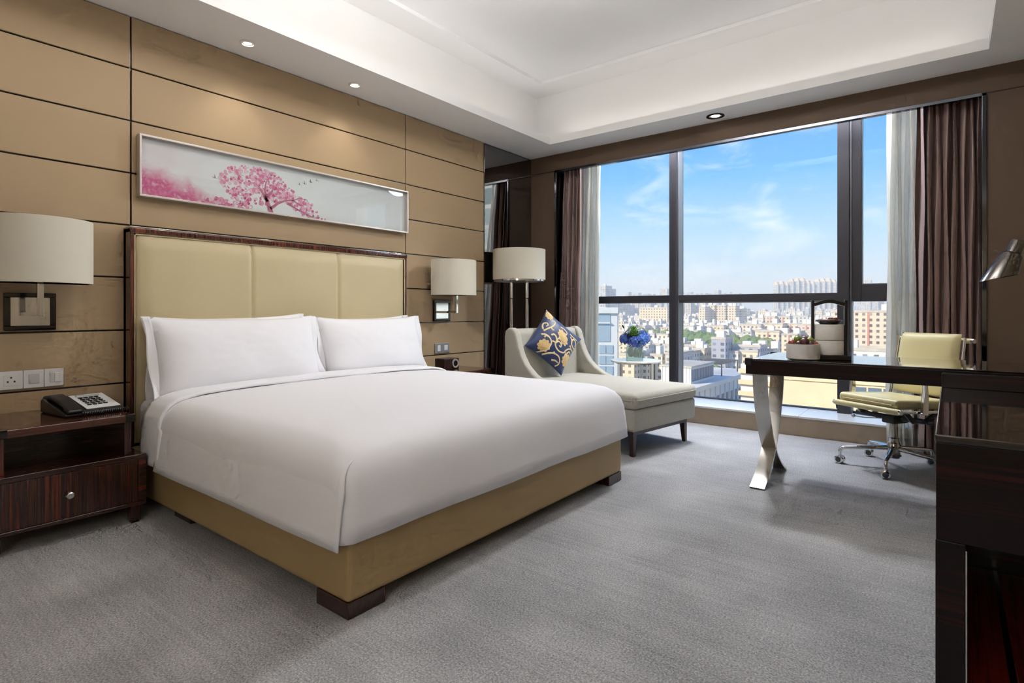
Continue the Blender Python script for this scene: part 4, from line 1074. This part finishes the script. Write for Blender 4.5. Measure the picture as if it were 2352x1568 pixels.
#CITY#
# ------------------------------------------------------------------ the city outside
GZ = -36.0
def facade(name, walls, winc, fw=3.2, fh=3.0, wx0=.28, wx1=.72, wz0=.30, wz1=.78, accent=None):
    """wall with a grid of windows in metres, wall tint picked per building"""
    m, t, b = principled(name)
    ge = t.add('ShaderNodeNewGeometry'); co = t.add('ShaderNodeTexCoord'); oi = t.add('ShaderNodeObjectInfo')
    p = t.add('ShaderNodeSeparateXYZ'); t.link(co.outputs['Object'], p.inputs[0]); n = t.add('ShaderNodeSeparateXYZ'); t.link(ge.outputs['Normal'], n.inputs[0])
    ay = t.math('GREATER_THAN', t.math('ABSOLUTE', n.outputs['Y']), .5); az = t.math('LESS_THAN', t.math('ABSOLUTE', n.outputs['Z']), .5)
    h_ = t.math('ADD', t.math('MULTIPLY', p.outputs['X'], ay), t.math('MULTIPLY', p.outputs['Y'], t.math('SUBTRACT', 1, ay)))
    u = t.math('FRACT', t.math('DIVIDE', h_, fw)); v = t.math('FRACT', t.math('DIVIDE', p.outputs['Z'], fh))
    inside = lambda q, a, c: t.math('MULTIPLY', t.math('GREATER_THAN', q, a), t.math('LESS_THAN', q, c))
    wm = t.math('MULTIPLY', t.math('MULTIPLY', inside(u, wx0, wx1), inside(v, wz0, wz1)), az)
    rn = t.add('ShaderNodeTexWhiteNoise'); rn.noise_dimensions = '3D'
    cb = t.add('ShaderNodeCombineXYZ'); t.link(t.math('FLOOR', t.math('DIVIDE', h_, fw)), cb.inputs[0]); t.link(t.math('FLOOR', t.math('DIVIDE', p.outputs['Z'], fh)), cb.inputs[1]); t.link(oi.outputs['Random'], cb.inputs[2]); t.link(cb.outputs[0], rn.inputs[0])
    wc = t.ramp(rn.outputs[0], [(0, tuple(v * .5 for v in lin(winc))), (.6, lin(winc)), (1, tuple(min(1, v * 2.4) for v in lin(winc)))])
    st_ = [(i / max(1, len(walls) - 1), lin(c)) for i, c in enumerate(walls)]
    wall_c = t.ramp(oi.outputs['Random'], st_)
    if accent:
        bandm = t.math('MULTIPLY', inside(t.math('FRACT', t.math('DIVIDE', h_, fw * 3)), .0, .13), az)
        wall_c = t.mix(bandm, wall_c, lin(accent))
    t.link(t.mix(wm, wall_c, wc), b.inputs['Base Color']); b.inputs['Roughness'].default_value = .7
    return m
F = {'cream': facade('cream_apartments', [(226, 208, 176), (236, 222, 198), (216, 198, 172)], (104, 100, 92)),
     'pink': facade('pink_striped_apartments', [(232, 210, 186), (238, 220, 196), (224, 196, 176)], (110, 100, 92), accent=(196, 132, 118)),
     'white': facade('white_apartments', [(228, 224, 216), (236, 232, 226), (214, 214, 212), (206, 202, 198)], (112, 116, 120), 3.6),
     'blue': facade('blue_grey_block', [(138, 148, 176), (160, 166, 186), (176, 178, 190)], (96, 108, 132), 4),
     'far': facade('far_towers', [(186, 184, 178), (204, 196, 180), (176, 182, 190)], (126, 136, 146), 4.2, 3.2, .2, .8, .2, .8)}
ROOF = mat('concrete_roof', (196, 190, 180), .8, vary=(.2, .15)); GLASSY = mat('blue_office_glass', (156, 176, 194), .2, .1); PALE = mat('pale_blue_cladding', (210, 216, 220), .5)
WINB = mat('dark_window_glass', (92, 112, 132), .2); WHITEC = mat('white_render', (226, 224, 220), .7); CREAMW = mat('cream_render', (228, 206, 174), .8, vary=(.3, .05))
struct(MB().box(-2600, 900, 8, 3400, GZ - 1, GZ).obj('ground', mat('hazy_city_ground', (150, 148, 138), .9, vary=(.02, .2)), smooth=False))
rc = random.Random(31)
def direction(px, dep):
    """ground position seen toward picture column px at a given depth"""
    u = (px - 1176) / 1291
    return CAMX + dep * (-.6157 + .788 * u), dep * (.788 + .6157 * u)
def building(x, y, w_, d_, top, fm_, label, group=None, name='apartment_block', huts=2, cat='building', crown=False):
    """x,y: middle of the front face; built from the ground up"""
    t = empty(name, (x, y, GZ), label=label, cat=cat, group=group)
    MB().box(x - w_ / 2, x + w_ / 2, y, y + d_, GZ, top).obj('walls', fm_, t, smooth=False)
    b = MB(); q = .35
    b.box(x - w_ / 2 - .2, x + w_ / 2 + .2, y - .2, y + q, top - .3, top + .9); b.box(x - w_ / 2 - .2, x + w_ / 2 + .2, y + d_ - q, y + d_ + .2, top - .3, top + .9)
    b.box(x - w_ / 2 - .2, x - w_ / 2 + q, y + q, y + d_ - q, top - .3, top + .9); b.box(x + w_ / 2 - q, x + w_ / 2 + .2, y + q, y + d_ - q, top - .3, top + .9)
    b.box(x - w_ / 2 + q, x + w_ / 2 - q, y + q, y + d_ - q, top - .1, top + .05)
    b.obj('roof', ROOF if not crown else CREAMW, t, smooth=False)
    for k in range(huts):
        hw = rc.uniform(2.2, 4.5); hd = rc.uniform(3, 5); hh = rc.uniform(2.4, 4.6)
        hx = x - w_ / 2 + (k + .5) * w_ / max(1, huts) + rc.uniform(-1.5, 1.5); hy = y + d_ * rc.uniform(.2, .5)
        MB().box(hx - hw / 2, hx + hw / 2, hy, hy + hd, top, top + hh).obj('stair_tower', WHITEC, t, smooth=False)
    if crown:
        n = 9; r = w_ * .36
        MB().prism([(x - r + 0, top)] + [(x - r * math.cos(math.pi * k / n), top + 2 + 4.5 * math.sin(math.pi * k / n)) for k in range(n + 1)] + [(x + r, top)], y + 1, y + d_ - 1, 'y').obj('roof_crown', CREAMW, t, smooth=False)
    return t
def zpx(py, dep): return CAMZ + (711 - py) / 1291 * dep

# glass office tower at the left edge of the view
tx1, tyf = direction(1418, 112)
tw_ = empty('office_tower', (tx1, tyf, GZ), rz=R(29), label='pale blue glass office tower close by at the left window edge', cat='building')
ttop = zpx(706, 112); th_ = ttop - GZ
MB().box(-34, 0, 0, 26, 0, th_).obj('walls', PALE, tw_, local=True, smooth=False)
MB().box(-34.2, .2, -.5, 26, th_ - 1.2, th_, .1).obj('parapet', PALE, tw_, local=True, smooth=False)
MB().box(-34, -1.4, -.12, .1, th_ - 6.8, th_ - 1.3).obj('recessed_glazing', GLASSY, tw_, local=True, smooth=False)
MB().box(-34, -1.4, -.5, -.1, th_ - 3.2, th_ - 2.95).obj('louvre', PALE, tw_, local=True, smooth=False)
pw = MB().box(-.62, .62, -.15, .1, 0, 1.7).obj('window', GLASSY, tw_, local=True, smooth=False); pw.location = (-1.5, 0, th_ - 9.2)
for i in range(7):
    for j in range(9):
        if i or j: share(pw, 'window', tw_, (-1.5 - i * 1.45 - (i // 2) * .5, 0, th_ - 9.2 - j * 2.1))
# nearest low office wing running away from the hotel, long side toward the room
ax1 = CAMX - 62
wg = empty('office_wing', (ax1 - 8, 188, GZ), label='low pale office wing with a row of tall windows just below the sill', cat='building')
MB().box(ax1 - 16, ax1, 138, 236, GZ, -24).obj('walls', WHITEC, wg, smooth=False)
MB().box(ax1 - 16.5, ax1 + .5, 137.5, 236.5, -24.4, -22.9).obj('parapet', WHITEC, wg, smooth=False)
MB().box(ax1 - 15, ax1 - 1, 139, 235, -24, -23.4).obj('roof', ROOF, wg, smooth=False)
p1 = MB().box(-.1, .16, -1.1, 1.1, 0, 4.2).obj('window', WINB, wg, local=True, smooth=False); p1.location = (8, 142 - 188, 4.0)
p2 = MB().box(-.1, .35, -.35, .35, 0, 11.5).obj('pilaster', WHITEC, wg, local=True, smooth=False); p2.location = (8, 145 - 188, 0)
for k in range(1, 19): share(p1, 'window', wg, (8, 142 + k * 5 - 188, 4.0))
for k in range(1, 18): share(p2, 'pilaster', wg, (8, 144.5 + k * 5 - 188, 0))
an = empty('roof_annex', (ax1 - 9, 188, -23.4), label='white ribbed plant house with a dark glazed side on the office wing roof', cat='annex')
MB().box(ax1 - 14, ax1 - 4, 178, 200, -23.4, -17.6).obj('walls', WHITEC, an, smooth=False)
MB().box(ax1 - 14.6, ax1 - 3.6, 177.6, 200.4, -17.7, -17.2).obj('roof', ROOF, an, smooth=False)
for k in range(8): MB().box(ax1 - 4.1, ax1 - 3.85, 178.9 + k * 2.6, 181.2 + k * 2.6, -22.2, -18.4).obj('pane', WINB, an, smooth=False)
for k in range(9): MB().box(ax1 - 13.9 + k * 1.15, ax1 - 13.6 + k * 1.15, 177.8, 178.1, -23.3, -17.8).obj('rib', WHITEC, an, smooth=False)
pg = empty('roof_pergola', (ax1 - 8, 216, -23.4), label='dark steel roof pergola behind the white plant house', cat='pergola')
for k in range(7): MB().box(ax1 - 14, ax1 - 3, 206 + k * 3.2, 206.4 + k * 3.2, -18.8, -18.3).obj('beam', M['armgrey'], pg, smooth=False)
for xx in (ax1 - 13.6, ax1 - 3.4):
    for yy in (206, 225): MB().box(xx, xx + .4, yy, yy + .4, -23.4, -18.6).obj('post', M['armgrey'], pg, smooth=False)
# large sunlit blank gable at the lower right
gb = empty('sunlit_building', (-8, 150, GZ), label='big sunlit cream wall of the nearest building seen under the desk', cat='building')
MB().box(-29.5, 16, 150, 178, GZ, -15.6).obj('walls', CREAMW, gb, smooth=False)
MB().box(-29.9, 16.4, 149.6, 178.4, -16, -14.9).obj('parapet', CREAMW, gb, smooth=False)
for k in range(3): MB().box(-14 + k * 2.9, -11.5 + k * 2.9, 149.85, 150.3, -19.8, -16.6).obj('window', WINB, gb, smooth=False)
bt = empty('banded_building', (-38, 171, GZ), label='narrow cream building with banded balconies left of the sunlit wall', cat='building')
MB().box(-44, -34, 168, 186, GZ, -14.5).obj('walls', WHITEC, bt, smooth=False)
for k in range(6): MB().box(-44.4, -33.6, 166.9, 168.2, GZ + 3 + k * 3.2, GZ + 4.2 + k * 3.2).obj('balcony', CREAMW, bt, smooth=False)
# slab seen right of the casement
for i, (pxc, dep, w_, py_, lb) in enumerate(((1992, 300, 32, 716, 'tall pink and cream apartment slab behind the casement window'), (2000, 210, 26, 805, 'low pale block with flat roof below the casement window'))):
    x, y = direction(pxc, dep); building(x, y, w_, 16, zpx(py_, dep), F['pink'] if i == 0 else F['white'], lb, huts=2)
# white tower off to the right, mirrored in the tinted wall panel
wt = empty('tiled_tower', (66, 84, GZ), label='tall pale tiled tower to the right, reflected in the tinted mirror', cat='building')
MB().box(52, 82, 72, 98, GZ, 62).obj('walls', facade('tiled_tower_face', [(238, 242, 242), (238, 242, 242)], (186, 208, 214), 2.4, 3.4, .08, .92, .1, .9), wt, smooth=False)
MB().box(51.5, 82.5, 71.5, 98.5, 61, 63).obj('roof', ROOF, wt, smooth=False)

# mid-distance rows: (depth, first px, last px, roof py, jitter, width px, facade, label, group)
rows_ = [
    (290, 1560, 1770, 806, 4, 34, ('white', 'white', 'cream'), 'white walk-up apartment block in the near rows beyond the office wing', 'white apartment blocks in the near rows'),
    (265, 1420, 1560, 815, 8, 34, ('white', 'cream'), 'pale walk-up block behind the flower vase', 'pale blocks behind the flower vase'),
    (355, 1440, 1600, 790, 5, 26, ('white', 'cream', 'blue'), 'pale low block in the row above the flower vase', 'low blocks above the flower vase'),
    (375, 1735, 1935, 764, 5, 42, ('cream', 'pink'), 'cream apartment block in the front row left of the dark carrier', 'cream blocks left of the carrier, front row'),
    (430, 1420, 1740, 766, 5, 22, ('white', 'cream'), 'small pale block in the terrace row behind the trees', 'small blocks behind the tree belt'),
    (455, 1700, 1935, 744, 4, 40, ('pink', 'cream'), 'pink striped apartment block in the middle row on the right', 'pink striped blocks, middle row'),
    (520, 1420, 1760, 752, 4, 18, ('white', 'cream'), 'tiny pale block in the fine-grained rows of mid distance', 'tiny blocks of the mid distance'),
    (560, 1730, 1935, 729, 5, 30, ('cream', 'pink', 'white'), 'cream block in the back row on the right', 'cream blocks, back row on the right'),
    (620, 1420, 1760, 741, 4, 16, ('white', 'cream'), 'faint pale block in the rows toward the horizon', 'faint blocks toward the horizon'),
    (700, 1605, 1700, 706, 5, 17, ('cream',), 'tall cream housing tower standing over the middle rows', 'tall cream housing towers'),
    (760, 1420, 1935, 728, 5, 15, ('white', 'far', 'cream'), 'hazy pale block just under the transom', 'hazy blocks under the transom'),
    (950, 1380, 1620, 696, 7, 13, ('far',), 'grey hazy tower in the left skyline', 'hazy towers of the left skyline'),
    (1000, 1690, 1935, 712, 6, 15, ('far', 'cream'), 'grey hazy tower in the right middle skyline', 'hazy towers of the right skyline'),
]
for dep, p0, p1_, py_, jit, wp, fks, lb, gr in rows_:
    px = p0
    while px < p1_:
        wpx = wp * rc.uniform(.75, 1.3); d2 = dep * rc.uniform(.97, 1.03)
        x, y = direction(px + wpx / 2, d2)
        building(x, y, wpx / 1291 * d2 * .98, rc.uniform(12, 20), zpx(py_ + rc.uniform(-jit, jit), d2), F[rc.choice(fks)], lb, gr, huts=rc.choice((1, 2)) if dep < 900 else 1)
        px += wpx * rc.uniform(1.0, 1.22)
building(*direction(1650, 285), 7, 12, zpx(778, 285), F['blue'], 'narrow blue tower block among the white walk-ups', huts=1)
building(*direction(1715, 285), 13, 14, zpx(797, 280), F['blue'], 'periwinkle blue block right of the white walk-ups', huts=1)
building(*direction(1500, 640), 34, 16, zpx(707, 640), F['cream'], 'wide cream hall standing above the fine-grained rows at left', huts=1)
# skyline slab of crowned towers
px = 1776; k = 0
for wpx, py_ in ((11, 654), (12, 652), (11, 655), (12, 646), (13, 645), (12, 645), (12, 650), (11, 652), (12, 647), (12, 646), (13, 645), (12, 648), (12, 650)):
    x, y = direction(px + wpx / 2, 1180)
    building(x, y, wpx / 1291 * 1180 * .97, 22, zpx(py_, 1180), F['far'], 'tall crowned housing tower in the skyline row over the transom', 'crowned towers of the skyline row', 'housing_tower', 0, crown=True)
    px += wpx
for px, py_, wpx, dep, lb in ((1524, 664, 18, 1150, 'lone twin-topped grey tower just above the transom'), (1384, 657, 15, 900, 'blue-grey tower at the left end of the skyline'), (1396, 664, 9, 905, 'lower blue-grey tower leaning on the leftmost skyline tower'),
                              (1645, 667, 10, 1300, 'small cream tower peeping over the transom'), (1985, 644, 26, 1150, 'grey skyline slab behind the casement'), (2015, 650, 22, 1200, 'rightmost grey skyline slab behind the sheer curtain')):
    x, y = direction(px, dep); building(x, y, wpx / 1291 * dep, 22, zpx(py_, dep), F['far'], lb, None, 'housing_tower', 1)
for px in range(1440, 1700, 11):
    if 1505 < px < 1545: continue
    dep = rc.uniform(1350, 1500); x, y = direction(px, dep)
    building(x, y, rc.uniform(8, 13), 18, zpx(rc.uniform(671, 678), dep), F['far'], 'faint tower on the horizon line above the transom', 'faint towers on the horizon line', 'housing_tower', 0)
# trees
TL = [mat('tree_green', (92, 120, 62), .8, vary=(.5, .3)), mat('tree_olive', (118, 134, 72), .8, vary=(.5, .3))]
def tree(x, y, top, r, k, label, group):
    t = empty('street_tree', (x, y, GZ), label=label, cat='tree', group=group)
    b = MB()
    for q in range(6):
        a = rc.uniform(0, 6.28); rr = r * rc.uniform(.45, .7)
        b.ball((x + math.cos(a) * r * .5, y + math.sin(a) * r * .5, top - rr - rc.uniform(0, r * .8)), rr, 2)
    for v in b.bm.verts: v.co += Vector(noise.noise_vector(v.co * .6)) * r * .22
    b.obj('crown', TL[k % 2], t, smooth=False, recalc=False)
    MB().tube([(x, y, GZ), (x, y, top - r)], [r * .12, r * .07], 6).obj('trunk', M['darkwood'], t)
for px in range(1568, 1762, 9):
    f = (px - 1568) / 194
    for dd in (0, 1):
        dep = 395 - 60 * f + dd * 9; x, y = direction(px + rc.uniform(-4, 4), dep)
        tree(x, y, zpx(757 + 20 * f + rc.uniform(-4, 4) + dd * -1, dep), rc.uniform(4.6, 7.0), rc.randrange(2), 'round green tree in the belt between the housing rows', 'trees of the green belt')
for px in range(1455, 1540, 12):
    x, y = direction(px, 440); tree(x, y, zpx(rc.uniform(752, 760), 440), rc.uniform(4, 6), rc.randrange(2), 'green tree among the roofs behind the flower vase', 'trees behind the flower vase')
for px in range(1566, 1665, 10):
    x, y = direction(px, 246); tree(x, y, zpx(rc.uniform(829, 840), 246), rc.uniform(2.6, 3.8), rc.randrange(2), 'bushy green tree in front of the white walk-ups', 'trees in front of the white walk-ups')
# summer haze
hz_ = MB().box(-2500, 700, 60, 3300, GZ, 70).obj('haze', None, smooth=False)
m = bpy.data.materials.new('summer_haze'); m.use_nodes = True; t = NT(m.node_tree); t.n.clear()
sc_ = t.add('ShaderNodeVolumeScatter', i_Density=.0007, i_Anisotropy=0.0); sc_.inputs[0].default_value = (.93, .96, 1, 1)
o = t.add('ShaderNodeOutputMaterial'); t.link(sc_.outputs[0], o.inputs['Volume'])
hz_.data.materials.clear(); hz_.data.materials.append(m); tag(hz_, 'thin pale haze lying over the distant city', 'haze', kind='stuff')
